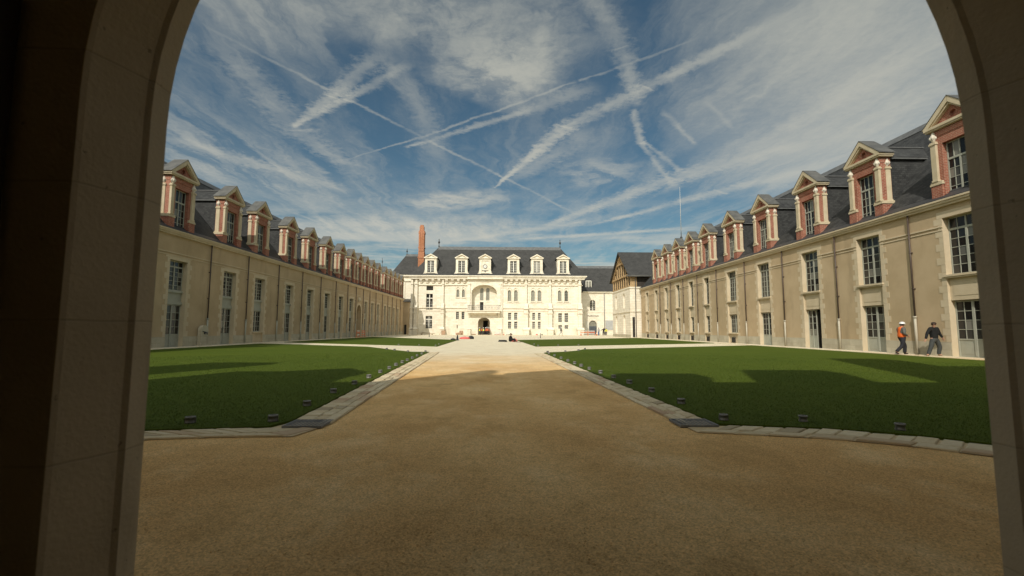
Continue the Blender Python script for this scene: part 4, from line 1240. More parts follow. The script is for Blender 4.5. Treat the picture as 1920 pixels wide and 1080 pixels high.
# ------------------------------------------------------------------ buildings beside the castle
def hip_roof(mb, x0, x1, y0, y1, ze, rx0, rx1, ry, zr):
    a = [(x0, y0, ze), (x1, y0, ze), (x1, y1, ze), (x0, y1, ze)]
    b0, b1 = (rx0, ry, zr), (rx1, ry, zr)
    mb.poly([a[0], a[1], b1, b0]); mb.poly([a[2], a[3], b0, b1]); mb.poly([a[1], a[2], b1]); mb.poly([a[3], a[0], b0]); mb.poly(a)
    return mb
rb = empty('rear_building', (0, 112, 0))
tag(rb, 'hip roofed stone building half hidden behind the tall chimney at the left of the castle', 'building')
MB().box(-27.0, -20.5, .0, 12, 0, 14.3).build('wall', 'white_stone', rb)
MB().box(-27.2, -20.5, -.3, .2, 13.0, 13.3).box(-27.5, -20.5, -.5, .2, 14.2, 14.6).box(-24.6, -24.2, -.15, .1, 0, 13).build('cornice', 'trim_stone', rb)
hip_roof(MB(), -27.8, -14, -.6, 12.6, 14.6, -25.3, -14.5, 6, 20.6).build('roof', 'slate_castle', rb)
MB().prism([(5.4, 20.05), (6, 20.75), (6.6, 20.05)], 'x', -25.4, -14.5).build('ridge_flashing', 'lead', rb)
inst('finial', fin, rb, (-25.2, 6, 20.6), None, (.8, .8, .8))
rb2 = empty('rear_building', (0, 121, 0))
tag(rb2, 'lower slate roofed building behind the end of the left wing, with a finial', 'building')
MB().box(-33, -26, 0, 10, 0, 13.8).build('wall', 'white_stone', rb2)
hip_roof(MB(), -33.3, -25.5, -.4, 10.4, 13.8, -29.3, -26.0, 5, 17.6).build('roof', 'slate_castle', rb2)
inst('finial', fin, rb2, (-29.3, 5, 17.5), None, (.6, .6, .7))
tw = empty('turret', (-35.3, 132, 0))
tag(tw, 'slim pointed slate turret showing above the left wing roof', 'turret')
MB().box(-.9, .9, -.9, .9, 0, 16.5).build('wall', 'white_stone', tw)
t_ = MB()
for k in range(4):
    a, b_ = ((-1.1, -1.1), (1.1, -1.1), (1.1, 1.1), (-1.1, 1.1))[k], ((1.1, -1.1), (1.1, 1.1), (-1.1, 1.1), (-1.1, -1.1))[k]
    t_.poly([(*a, 16.5), (*b_, 16.5), (0, 0, 19.6)])
t_.build('roof', 'slate_castle', tw)
inst('finial', fin, tw, (0, 0, 19.3), None, (.6, .6, 1.3))
an = empty('annex', (0, 105.2, 0))
tag(an, 'low brown annex with a dark doorway between the left wing and the castle', 'building')
wall(MB(), -26, -21.75, 0, 7.5, [(-22.75, -22.2, 0, 2.3, 0, .3)]).poly([(-21.75, 0, 0), (-21.75, 6, 0), (-21.75, 6, 7.5), (-21.75, 0, 7.5)]).build('wall', 'plaster', an)
MB().box(-22.75, -22.2, .2, .28, 0, 2.3).build('door', 'dark_inside', an)
MB().prism([(-.25, 7.5), (6, 8.6), (6, 7.5)], 'x', -26, -21.6).build('roof', 'slate_castle', an)

LS = 113 / 853
LX = lambda p: (p - 944) * LS
LZ = lambda q: 1.35 + (617 - q) * LS
lk = empty('link_building', (0, 113, 0))
tag(lk, 'lower stone building with arched door and lettering, right of the castle', 'building')
hw = (LX(1107), LX(1117.2), LZ(582), LZ(562), .55, .45); hd_ = (LX(1104.6), LX(1119.4), 0, LZ(600.5), 1.0, .6)
wall(MB(), LX(1090), LX(1165), 0, LZ(548), [hw, hd_]).poly([(LX(1104), .44, 0), (LX(1120), .44, 0), (LX(1120), .44, 10), (LX(1104), .44, 10)]).build('wall', 'white_stone', lk)
MB().box(LX(1094), LX(1136), -.35, .1, LZ(548), LZ(546)).box(LX(1094), LX(1165), -.08, .02, LZ(585.5), LZ(584.3)).box(LX(1136), LX(1165), -.35, .1, LZ(547.9), LZ(546.0)).build('cornice', 'trim_stone', lk)
grid_window(lk, hw, 4, 5, .25, 'glass', 'white_paint', cross=1)
grid_window(lk, (hd_[0], hd_[1], LZ(611), LZ(600.5)), 6, 3, .25, 'leaded', 'win_paint')
MB().box(hd_[0], hd_[1], .25, .32, .1, LZ(611)).box(-.03 + (hd_[0] + hd_[1]) / 2, .03 + (hd_[0] + hd_[1]) / 2, .22, .26, .1, LZ(611)).build('door', 'rail_iron', lk)
for xs_ in (hd_[0] - .9, hd_[1] + .1):
    MB().box(xs_, xs_ + .8, -.12, -.05, .2, LZ(602)).build('shutter', 'white_paint', lk)
hip_roof(MB(), LX(1092), LX(1190), -.45, 12.5, LZ(546), LX(1078), LX(1172), 6, 17.9).build('roof', 'slate_castle', lk)
MB().prism([(5.4, 17.2), (6, 18.05), (6.6, 17.2)], 'x', LX(1076), LX(1172)).build('ridge_flashing', 'lead', lk)
dl = empty('dormer', (LX(1105.8), .5, LZ(545)), 0, lk)
MB().prism([(-1.0, 0), (1.0, 0), (1.0, 2.5), (.7, 3.0), (0, 3.25), (-.7, 3.0), (-1.0, 2.5)], 'y', .25, 3.2).build('cheek', 'slate_castle', dl)
MB().box(-.75, -.62, .1, .24, .5, 2.6).box(.62, .75, .1, .24, .5, 2.6).box(-.06, .06, .08, .24, .5, 2.6).box(-.62, .62, .1, .24, 2.5, 2.7).box(-.75, .75, .05, .24, .38, .5).build('window_frame', 'white_paint', dl)
MB().poly([(-.62, .2, .5), (.62, .2, .5), (.62, .2, 2.5), (-.62, .2, 2.5)]).build('pane', 'leaded', dl)
dp = MB().tube([(LX(1134), -.12, 0), (LX(1134), -.12, LZ(549))], .09, 8).build('downpipe', 'spot_metal', lk, smooth=True)
MB().box(LX(1135.8), LX(1149.5), -.10, .02, 1.2, LZ(600.2)).build('shutter', 'shutter', lk)
fc = bpy.data.curves.new('lettering', 'FONT')
fc.body = 'Auditorium'; fc.size = .62; fc.align_x = 'CENTER'; fc.extrude = .02
fo = bpy.data.objects.new('tmp_text', fc); COL.objects.link(fo)
bpy.context.view_layer.update()
tm = bpy.data.meshes.new_from_object(fo.evaluated_get(bpy.context.evaluated_depsgraph_get()))
bpy.data.objects.remove(fo)
M['letter'] = plain('bronze_letters', (.16, .12, .08), .5)
tm.materials.clear(); tm.materials.append(M['letter'])
lt = inst('lettering', tm, lk, (LX(1112.5), -.05, LZ(593)), (math.pi / 2, 0, 0), (.98, .9, 1))

tb = empty('timber_building', (21.0, 0, 0), -math.pi / 2)
tag(tb, 'stone building with exposed timber gable at the far end of the right wing', 'building')
XA, XB = -87.0, -75.0                                              # far corner, near corner
blind = []
for c in (-84.3, -78.8):
    blind += [(c - .62, c + .62, 5.05, 7.6, .62, .42), (c - .68, c + .68, .55, 3.9, .68, .42)]
mb = wall(MB(), XA, XB, 0, 8.2, blind, .42)
for h in blind:
    ap = [(h[0], h[2])] + arch_pts(h[0], h[1], h[3], h[4]) + [(h[1], h[2])]
    mb.poly([(u, .419, w) for u, w in ap])
wall_side = [(XB, 0), (XB, 14)]
mb.poly([(XB, 0, 0), (XB, 14, 0), (XB, 14, 8.2), (XB, 0, 8.2)])
mb.poly([(XA, 0, 0), (XA, 14, 0), (XA, 14, 8.2), (XA, 0, 8.2)])
mb.poly([(XA, 0, 8.2), (XB, 0, 8.2), (XB, 14, 8.2), (XA, 14, 8.2)])
mb.build('wall', 'white_stone', tb)
MB().box(XA, XB + .12, -.12, .02, 4.25, 4.4).box(XB - .02, XB + .12, .02, 2.5, 4.25, 4.4).box(XA, XB + .10, -.10, .3, 8.2, 8.42).box(XB - .02, XB + .1, .3, 14, 8.2, 8.42).build('string_course', 'trim_stone', tb)
MB().box(XA, XB + .06, -.06, .02, 0, .5).build('plinth', 'plinth', tb)
xm = (XA + XB) / 2; ze, zr = 10.7, 15.1
MB().prism([(XA + .1, 8.42), (XB - .1, 8.42), (XB - .1, ze), (xm, zr - .3), (XA + .1, ze)], 'y', .35, .42).build('gable_glazing', 'pit_black', tb)
post = lambda a, b, w=.13: None
def beam(nm, p, q, w=.24, d=.26):
    p, q = Vector(p), Vector(q)
    L = (q - p).length
    me = MB().box(0, L, -d / 2, d / 2, -w / 2, w / 2).mesh(nm, 'timber')
    o = inst(nm, me, tb, tuple(p))
    o.rotation_euler = (0, -math.atan2(q.z - p.z, q.x - p.x), 0)
    return o
yT = .16
beam('beam', (XA, yT, 8.55), (XB, yT, 8.55)); beam('beam', (XA, yT - .02, ze - .12), (XB, yT - .02, ze - .12), .3)
beam('rafter', (XA - .4, yT - .04, ze - .35), (xm, yT - .04, zr - .25), .3); beam('rafter', (xm, yT - .045, zr - .25), (XB + .4, yT - .045, ze - .35), .3)
for k in range(9):
    x = XA + .15 + (XB - XA - .3) * k / 8
    beam('post', (x, yT + .04, 8.66), (x, yT + .04, ze - .25), .26 if k in (0, 8) else .2, .2)
    if 0 < k < 8:
        ht = ze + (zr - ze) * (1 - abs(x - xm) / ((XB - XA) / 2)) - .5
        beam('post', (x, yT + .045, ze), (x, yT + .045, ht), .18, .2)
beam('collar_beam', (xm - 2.6, yT - .03, 13.05), (xm + 2.6, yT - .03, 13.05), .26)
beam('brace', (xm - 1.1, yT - .035, 13.1), (xm, yT - .035, 14.5), .18); beam('brace', (xm, yT - .036, 14.5), (xm + 1.1, yT - .036, 13.1), .18)
beam('brace', (XA + .3, yT - .036, ze), (XA + 2.2, yT - .036, 11.95), .18); beam('brace', (XB - 2.2, yT - .036, 11.95), (XB - .3, yT - .036, ze), .18)
for y in (.3, 3.4, 6.6):
    MB().box(XB - .26, XB + .02, y - .16, y + .9 if y < 1 else y + .3, 8.42, ze).build('post', 'timber', tb)
sv = MB()
for i in range(15):
    z = 8.5 + i * .145
    sv.box(XB - .18, XB - .06, .5, 13.9, z, z + .10)
sv.build('louvre', 'louvre', tb)
MB().box(XB - .24, XB - .2, .5, 13.9, 8.42, ze).build('louvre_back', 'dark_inside', tb)
rf = MB()
for s, xx in ((-1, XA - .75), (1, XB + .75)):
    zl = ze - (zr - ze) * .75 / ((XB - XA) / 2)
    rf.prism([(xx, zl), (xx, zl + .16), (xm, zr + .16), (xm, zr)], 'y', -.40, 14)
rf.build('roof', 'slate_castle', tb)
MB().box(XB + .72, XB + .86, -.75, 14, ze - .62, ze - .42).build('gutter', 'zinc', tb)
MB().tube([(XB + .6, .8, ze - .5), (XB + .2, .9, ze - 1.2), (XB + .16, .9, 0)], .07, 8).build('downpipe', 'spot_metal', tb, smooth=True)
MB().box(XB - .05, XB + .05, .35, .75, 0.1, 3.4).build('narrow_door', 'dark_inside', tb)

# lightning rod on the right wing's ridge
lr = empty('lightning_rod', (28.7, 72.0, 15.3))
tag(lr, 'thin lightning rod on a turned base rising from the right wing roof', 'lightning rod')
MB().lathe([(.3, -.3), (.3, .0), (.12, .15), (.14, .7), (.22, .85), (.08, 1.1), (.05, 1.8)], 8).build('base', 'dark_metal', lr, smooth=True)
M['rod'] = plain('pale_rod', (.55, .53, .48), .4)
MB().tube([(0, 0, 1.7), (0, 0, 9.2)], .045, 6, .02).build('rod', 'rod', lr, smooth=True)

# ------------------------------------------------------------------ gatehouse round the camera
gh = empty('gatehouse', (0, 1.8, 0), math.pi)
tag(gh, 'stone gatehouse whose round arch frames the courtyard', 'gatehouse')
# local x = -X, local y = depth away from the courtyard
gc, gr_, gs = -.278, 1.632, 2.15
wall(MB(), -22.6, 22.6, 0, 8.0, [(gc - gr_ - .03, gc + gr_ + .03, 0, gs + gr_ + .03, gr_ + .03, .05)], .05).poly([(-22.6, 12, 0), (22.6, 12, 0), (22.6, 12, 8), (-22.6, 12, 8)]).build('wall', 'plaster', gh)
def outline(off):
    r = gr_ + off
    return [(gc - r, 0)] + [(gc - r * math.cos(math.pi * k / 40), gs + r * math.sin(math.pi * k / 40)) for k in range(41)] + [(gc + r, 0)]
st_ = [(0.03, -.002), (0.0, .012), (0.0, .095), (.014, .11), (.072, .285), (.080, .30), (.40, .305)]
mb = MB()
for (o1, y1), (o2, y2) in zip(st_, st_[1:]):
    A_, B_ = outline(o1), outline(o2)
    for i in range(len(A_) - 1):
        mb.poly([(A_[i][0], y1, A_[i][1]), (A_[i + 1][0], y1, A_[i + 1][1]), (B_[i + 1][0], y2, B_[i + 1][1]), (B_[i][0], y2, B_[i][1])])
mb.build('arch', 'arch_stone', gh)
mb = MB()
A_ = outline(.40)
for i in range(len(A_) - 1):
    mb.poly([(A_[i][0], .305, A_[i][1]), (A_[i + 1][0], .305, A_[i + 1][1]), (A_[i + 1][0], 8.5, A_[i + 1][1]), (A_[i][0], 8.5, A_[i][1])])
mb.poly([(u, 8.5, w) for u, w in A_])
mb.build('passage', 'arch_stone', gh)
# two open gate leaves folded back against the passage walls
for s, nm in ((1, 'dark brown gate leaf folded back on the left wall of the passage'), (-1, 'dark brown gate leaf folded back on the right wall of the passage')):
    gl = empty('gate_leaf', (gc * -1 - s * (gr_ + .33), 1.8 - .34, .03))
    tag(gl, nm, 'gate', 'gate leaves of the arch')
    MB().box(-.05, .05, -1.6, 0, 0, 3.4).build('panel', 'door_wood', gl)
    rl_ = MB()
    for z in (0, 1.0, 2.2, 3.28): rl_.box(s * .05 - .02, s * .05 + .02, -1.6, 0, z, z + .12)
    for y in (-1.6, -.85, -.12): rl_.box(s * .05 - .021, s * .05 + .021, y, y + .12, .0, 3.4)
    rl_.build('rail', 'door_wood', gl)
MB().prism([(-.4, 8.0), (5.3, 13.6), (12.4, 8.0)], 'x', -22.6, 22.6).build('roof', 'slate', gh)
MB().box(-22.6, 22.6, -.3, 0.0, 7.7, 8.0).build('cornice', 'dress_stone', gh)
MB().prism([(9.3, 13.2), (8.4, 15.4), (7.95, 16.5), (7.6, 16.5), (7.45, 13.2)], 'y', 4.8, 5.7).build('roof', 'slate', gh)  # added unseen roof piece, profiled to cast the bump in the path shadow
# added chimney blocks and dormers, out of view, sized to shape the lawn shadows
for X_, w_, zt_ in ((-18.2, 2.6, 18.8), (-13.0, 4.0, 15.5), (-6.6, 1.75, 15.0), (-2.2, 2.3, 15.0), (1.8, 2.6, 16.1), (6.4, 2.4, 21.6), (9.4, 3.4, 17.6)):
    MB().box(-X_ - w_ / 2, -X_ + w_ / 2, 4.6, 5.8, 11.5, zt_).build('chimney', 'chimney_brick', gh)
for X_ in (-10.5, -3.5, 9.0, 15.0):
    MB().box(-X_ - 1.2, -X_ + 1.2, -.0, 3.0, 8.0, 11.0).prism([(-X_ - 1.4, 11.0), (-X_ + 1.4, 11.0), (-X_, 12.2)], 'y', -.2, 4).build('dormer', 'plaster', gh)

# ------------------------------------------------------------------ ground spotlights
sp0 = empty('ground_spotlight')
body = MB().lathe([(.075, 0), (.075, .02), (.066, .03), (.066, .085), (.078, .092), (.078, .118), (.06, .122), (.06, .108), (.0, .106)], 14).mesh('housing', 'spot_metal', True)
lens = MB().lathe([(.058, .109), (.058, .112)], 14).mesh('lens', 'glass')
brk = MB().box(-.0075, .0075, -.012, .012, 0, .09).mesh('bracket', 'spot_metal')
bpy.data.objects.remove(sp0)
spots = [(-4.31, 6.5, 'left', 0), (-3.24, 6.62, 'left', 0), (-3.32, 7.92, 'left', 1), (-3.45, 9.48, 'left', 1), (-3.50, 10.95, 'left', 1), (-3.56, 12.31, 'left', 1), (-3.64, 13.74, 'left', 1),
         (-3.70, 15.05, 'left', 1), (-3.80, 16.4, 'left', 1), (-3.86, 17.7, 'left', 1), (-3.92, 18.9, 'left', 1), (-4.0, 20.3, 'left', 1), (-4.1, 22.0, 'left', 1), (-4.2, 23.8, 'left', 1),
         (-7.4, 29.3, 'left', 2), (-6.6, 28.0, 'left', 2), (-5.4, 26.15, 'left', 2), (-4.4, 26.1, 'left', 2),
         (5.22, 6.02, 'right', 0), (4.30, 6.58, 'right', 0), (3.20, 6.68, 'right', 0), (3.15, 8.13, 'right', 1), (3.12, 9.65, 'right', 1), (3.05, 11.09, 'right', 1), (2.98, 12.37, 'right', 1),
         (2.90, 13.66, 'right', 1), (2.80, 14.9, 'right', 1), (2.74, 16.1, 'right', 1), (2.70, 17.3, 'right', 1), (2.64, 18.7, 'right', 1), (2.58, 20.4, 'right', 1), (2.5, 22.3, 'right', 1), (2.42, 24.2, 'right', 1),
         (5.35, 29.9, 'right', 2), (4.6, 27.9, 'right', 2), (3.6, 26.5, 'right', 2), (2.5, 25.8, 'right', 2),
         (-5.2, 35.4, 'left', 3), (-6.6, 36.1, 'left', 3), (-8.4, 37.0, 'left', 3), (-5.4, 38.6, 'left', 3), (2.75, 36.0, 'right', 3), (4.4, 36.6, 'right', 3), (6.2, 37.6, 'right', 3), (2.65, 39.2, 'right', 3)]
ordw = ['first', 'second', 'third', 'fourth', 'fifth', 'sixth', 'seventh', 'eighth', 'ninth', 'tenth', 'eleventh', 'twelfth', 'thirteenth']
cnt = {}
for x, y, side, wh in spots:
    o = empty('ground_spotlight', (x, y, LAWN_Z), random.uniform(-.5, .5))
    i = cnt[(side, wh)] = cnt.get((side, wh), -1) + 1
    if wh == 0:
        lb = '%s grey spotlight from the outer end behind the curved kerb of the %s lawn' % (ordw[i], side)
    elif wh == 1:
        lb = '%s squat grey spotlight from the drain grate along the %s side of the path' % (ordw[i], side)
    elif wh == 2:
        lb = '%s tiny spotlight from outside on the cross path edge of the near %s lawn' % (ordw[i], side)
    else:
        lb = '%s tiny spotlight at the near edge of the far %s lawn, from the path' % (ordw[i], side)
    tag(o, lb, 'spotlight', 'ground spotlights along the lawn edges')
    sc_ = random.uniform(.96, 1.06)
    inst('housing', body, o, None, None, (1.12, 1.12, 1.0)); inst('lens', lens, o); inst('bracket', brk, o, (-.083, 0, 0)); inst('bracket', brk, o, (.083, 0, 0))
    o.scale = (sc_ * .72, sc_ * .72, sc_ * .74)

# ------------------------------------------------------------------ people
def skin(verts, edges, radii, sub=1):
    me = bpy.data.meshes.new('sk')
    me.from_pydata([tuple(v) for v in verts], edges, [])
    o = bpy.data.objects.new('sk', me); COL.objects.link(o)
    mo = o.modifiers.new('s', 'SKIN'); mo.use_smooth_shade = True
    ss = o.modifiers.new('u', 'SUBSURF'); ss.levels = sub; ss.render_levels = sub
    for i, sv in enumerate(me.skin_vertices[0].data):
        r = radii[i]
        sv.radius = r if isinstance(r, tuple) else (r, r)
        sv.use_root = i == 0
    bpy.context.view_layer.update()
    out = bpy.data.meshes.new_from_object(o.evaluated_get(bpy.context.evaluated_depsgraph_get()))
    bpy.data.objects.remove(o)
    out.materials.clear()
    out.polygons.foreach_set('use_smooth', [True] * len(out.polygons))
    return out
M['skin'] = plain('skin', (.50, .27, .18), .55)
M['hair'] = plain('dark_hair', (.05, .03, .02), .6)
M['helmet'] = plain('white_helmet', (.78, .77, .74), .35, .5)
M['orange'] = plain('orange_cloth', (.90, .17, .03), .7)
M['yellow'] = plain('yellow_cloth', (.80, .74, .10), .7)
M['navy'] = plain('dark_trousers', (.022, .022, .026), .85)
M['slate_cloth'] = plain('grey_blue_trousers', (.055, .058, .055), .85)
M['black_cloth'] = plain('black_shirt', (.014, .014, .014), .85)
M['grey_cloth'] = plain('grey_sleeves', (.12, .115, .10), .85)
M['shoe'] = plain('dark_shoe', (.03, .027, .025), .6)
M['tan_shoe'] = plain('tan_boot', (.30, .20, .12), .7)
M['red_cloth'] = plain('pinkish_red_cloth', (.70, .16, .14), .7)
M['stripe'] = plain('reflective_stripe', (.6, .6, .58), .4)
M['pale_cloth'] = plain('pale_grey_overall', (.42, .41, .38), .8)
M['blue_cloth'] = plain('blue_cloth', (.10, .16, .30), .8)

def add_mesh(me, name, mat, root):
    me.materials.append(M[mat])
    return inst(name, me, root)

def person(loc, rz, label, J, top, legs, shoes, vest=None, helmet=None, hair=True, height=1.75, hands=True, head_turn=0.0, sub=1, stripe=False):
    """J: joint dictionary in a frame facing -Y: x to the figure's left, z up, for a 1.75 m figure"""
    root = empty('person', loc, rz)
    tag(root, label, 'person')
    k = height / 1.75
    root.scale = (k * 1.08, k * 1.08, k)
    V = Vector
    pel, che, nec, hed = V(J['pelvis']), V(J['chest']), V(J['neck']), V(J['head'])
    vs = [pel, pel.lerp(che, .5), che, nec, nec.lerp(hed, .45), hed, hed + V((0, 0, .09))]
    ed = [(0, 1), (1, 2), (2, 3), (3, 4), (4, 5), (5, 6)]
    ra = [(.13, .10), (.13, .09), (.15, .10), (.055, .055), (.055, .06), (.078, .095), (.055, .065)]
    def chain(start, pts, rs):
        p = start
        for q, r in zip(pts, rs):
            vs.append(V(q)); ra.append(r); ed.append((p, len(vs) - 1)); p = len(vs) - 1
        return p
    wr = {}
    for s in ('l', 'r'):
        sh, el, wi = V(J['sh_' + s]), V(J['el_' + s]), V(J['wr_' + s])
        hd_ = wi + (wi - el).normalized() * .085
        chain(2, [sh, el, wi, hd_], [.062, .044, .030, (.036, .02)])
        wr[s] = (el, wi, hd_)
        hp, kn, an_, to = V(J['hip_' + s]), V(J['kn_' + s]), V(J['an_' + s]), V(J['to_' + s])
        chain(0, [hp, kn, an_, to], [.088, .056, .038, .034])
    body = skin(vs, ed, ra, sub)
    bo = add_mesh(body, 'body', 'skin', root)
    if hands:
        for s in ('l', 'r'):
            el, wi, hd_ = wr[s]
            d = (wi - el).normalized(); side = d.cross(V((1, 0, 0))).normalized() if abs(d.x) < .8 else d.cross(V((0, 1, 0))).normalized()
            nrm = d.cross(side)
            fb = MB()
            for i, (off, ln) in enumerate(((-.03, .062), (-.01, .074), (.01, .07), (.03, .055))):
                b0 = hd_ + side * off - d * .01; b1 = b0 + d * ln * .55 + nrm * .006; b2 = b1 + d * ln * .38 + nrm * .022
                fb.tube([b0, b1, b2], .0095, 6, .007)
            t0 = wi + d * .03 - side * .03; fb.tube([t0, t0 - side * .03 + d * .035, t0 - side * .035 + d * .065 + nrm * .01], .011, 6, .008)
            fb.build('fingers', 'skin', bo, smooth=True)
    # face: nose, ears, eyes, brow
    fx = MB()
    fr = V((math.sin(head_turn), -math.cos(head_turn), 0)); sd_ = V((math.cos(head_turn), math.sin(head_turn), 0))
    hc = hed + V((0, 0, .0))
    fx.tube([hc + fr * .085 + V((0, 0, .025)), hc + fr * .112 - V((0, 0, .012)), hc + fr * .09 - V((0, 0, .02))], .012, 6)
    for q in (-1, 1):
        fx.lathe([(0, -.03), (.016, -.012), (.018, .012), (0, .032)], 6, tuple(hc + sd_ * q * .082))
    fx.build('face', 'skin', bo, smooth=True)
    ey = MB()
    for q in (-1, 1):
        ey.lathe([(0, -.006), (.008, 0), (0, .006)], 6, tuple(hc + fr * .088 + sd_ * q * .032 + V((0, 0, .018))))
    ey.tube([hc + fr * .09 - sd_ * .022 - V((0, 0, .052)), hc + fr * .09 + sd_ * .022 - V((0, 0, .052))], .004, 5)
    ey.build('eyes', 'hair', bo)
    if hair:
        hm = MB().lathe([(.088, -.04), (.098, .0), (.098, .05), (.08, .095), (.04, .118), (0, .124)], 14, tuple(hc + V((0, 0, .012)) - fr * .022))
        hm.build('hair', 'hair', root, smooth=True)
    if helmet:
        hm = MB().lathe([(.150, .045), (.152, .052), (.125, .058), (.122, .09), (.105, .135), (.06, .165), (0, .172)], 18, tuple(hc + V((0, 0, .0))))
        hm.poly([tuple(hc + sd_ * a + fr * b + V((0, 0, .05 - (b > .18) * .012))) for a, b in ((-.10, .11), (-.06, .20), (.06, .20), (.10, .11))])
        hm.build('helmet', helmet, root, smooth=True)
    # shirt with sleeves
    sv_, se, sr = [pel - V((0, 0, .13)), pel.lerp(che, .35), che, nec - V((0, 0, .012))], [(0, 1), (1, 2), (2, 3)], [(.185, .150), (.172, .132), (.186, .132), (.070, .070)]
    for s in ('l', 'r'):
        p = 2
        for q, r in zip((V(J['sh_' + s]), V(J['el_' + s]), V(J['wr_' + s])), (.088, .066, .048)):
            sv_.append(q); sr.append(r); se.append((p, len(sv_) - 1)); p = len(sv_) - 1
    add_mesh(skin(sv_, se, sr, sub), 'shirt', top, root)
    # trousers
    tv, te, tr = [pel + V((0, 0, .10)), pel - V((0, 0, .05))], [(0, 1)], [(.165, .130), (.170, .140)]
    for s in ('l', 'r'):
        p = 1
        an_ = V(J['an_' + s]); kn = V(J['kn_' + s])
        for q, r in zip((V(J['hip_' + s]), kn, kn.lerp(an_, .6), an_ + V((0, 0, -.02))), (.122, .092, .082, .082)):
            tv.append(q); tr.append(r); te.append((p, len(tv) - 1)); p = len(tv) - 1
    add_mesh(skin(tv, te, tr, sub), 'trousers', legs, root)
    for s in ('l', 'r'):
        an_, to = V(J['an_' + s]), V(J['to_' + s])
        d = to - an_; d.z = 0; d.normalize()
        hl = an_ - d * .05
        hl.z = an_.z - .055; tt = V(to); tt.z = to.z
        add_mesh(skin([hl, an_ - V((0, 0, .03)), tt.lerp(hl, .4) + V((0, 0, .015)), tt], [(0, 1), (0, 2), (2, 3)], [(.042, .038), .046, (.044, .04), (.040, .026)], sub), 'shoe', shoes, root)
    if vest:
        vv = [pel - V((0, 0, .06)), pel.lerp(che, .4), che, che + V((0, 0, .07)), V(J['sh_l']) * .9 + nec * .1 + V((0, 0, .01)), V(J['sh_r']) * .9 + nec * .1 + V((0, 0, .01))]
        add_mesh(skin(vv, [(0, 1), (1, 2), (2, 3), (3, 4), (3, 5)], [(.215, .180), (.200, .162), (.206, .158), (.15, .125), .10, .10], sub), 'vest', vest, root)
        if stripe:
            c0 = pel.lerp(che, .40); n = 20
            sb = MB()
            for zz in (-.06, .10):
                ring = [(c0.x + .197 * math.cos(2 * math.pi * i / n), c0.y + .156 * math.sin(2 * math.pi * i / n), c0.z + zz) for i in range(n)]
                for i in range(n):
                    a, b = ring[i], ring[(i + 1) % n]
                    sb.poly([a, b, (b[0], b[1], b[2] + .05), (a[0], a[1], a[2] + .05)])
            sb.build('reflective_band', 'stripe', root)
    return root

STAND = dict(pelvis=(0, 0, .93), chest=(0, .01, 1.28), neck=(0, .0, 1.47), head=(0, -.02, 1.61), sh_l=(.19, 0, 1.39), el_l=(.25, .03, 1.12), wr_l=(.26, -.04, .89),
             sh_r=(-.19, 0, 1.39), el_r=(-.25, .03, 1.12), wr_r=(-.26, -.04, .89), hip_l=(.095, 0, .86), kn_l=(.11, -.01, .48), an_l=(.12, .02, .09), to_l=(.14, -.15, .03),
             hip_r=(-.095, 0, .86), kn_r=(-.11, -.01, .48), an_r=(-.12, .02, .09), to_r=(-.14, -.15, .03))
def pose(**k):
    d = dict(STAND); d.update(k); return d
# first walker: helmet, orange vest, striding towards +X (to the right in the photo)
# frame faces -Y; rz = +90 deg turns -Y to +X
W1 = pose(pelvis=(0, .0, .92), chest=(0, .0, 1.27), neck=(0, -.03, 1.46), head=(0, -.07, 1.60),
          sh_r=(-.19, .03, 1.39), el_r=(-.27, .10, 1.12), wr_r=(-.20, -.12, 1.01), sh_l=(.19, -.02, 1.39), el_l=(.24, -.10, 1.11), wr_l=(.22, -.24, .93),
          hip_r=(-.095, .02, .85), kn_r=(-.11, .10, .46), an_r=(-.10, .42, .16), to_r=(-.10, .30, .03), hip_l=(.095, -.02, .85), kn_l=(.10, -.22, .48), an_l=(.10, -.18, .09), to_l=(.11, -.36, .03))
person((21.6, 24.4, .055), R(90), 'man in white helmet and orange vest walking along the right wing path', W1, 'grey_cloth', 'navy', 'shoe', vest='orange', helmet='helmet', hair=True, height=1.74, sub=2)
# second walker: dark sweater, back half turned, striding right, head turned towards the camera's left
W2 = pose(pelvis=(0, 0, .91), chest=(0, .02, 1.27), neck=(0, .0, 1.46), head=(.0, -.02, 1.60),
          sh_l=(.20, 0, 1.40), el_l=(.33, .02, 1.15), wr_l=(.42, -.04, .92), sh_r=(-.20, 0, 1.40), el_r=(-.35, .03, 1.14), wr_r=(-.45, .03, .85),
          hip_l=(.10, 0, .84), kn_l=(.20, -.06, .46), an_l=(.18, .0, .09), to_l=(.20, -.14, .03), hip_r=(-.10, 0, .84), kn_r=(-.28, -.05, .47), an_r=(-.43, -.02, .09), to_r=(-.56, -.06, .03))
person((22.0, 22.95, .055), R(8), 'man in dark long sleeved top and grey trousers, bareheaded, striding behind the orange vest', W2, 'black_cloth', 'slate_cloth', 'tan_shoe', height=1.74, sub=2, head_turn=R(-60))
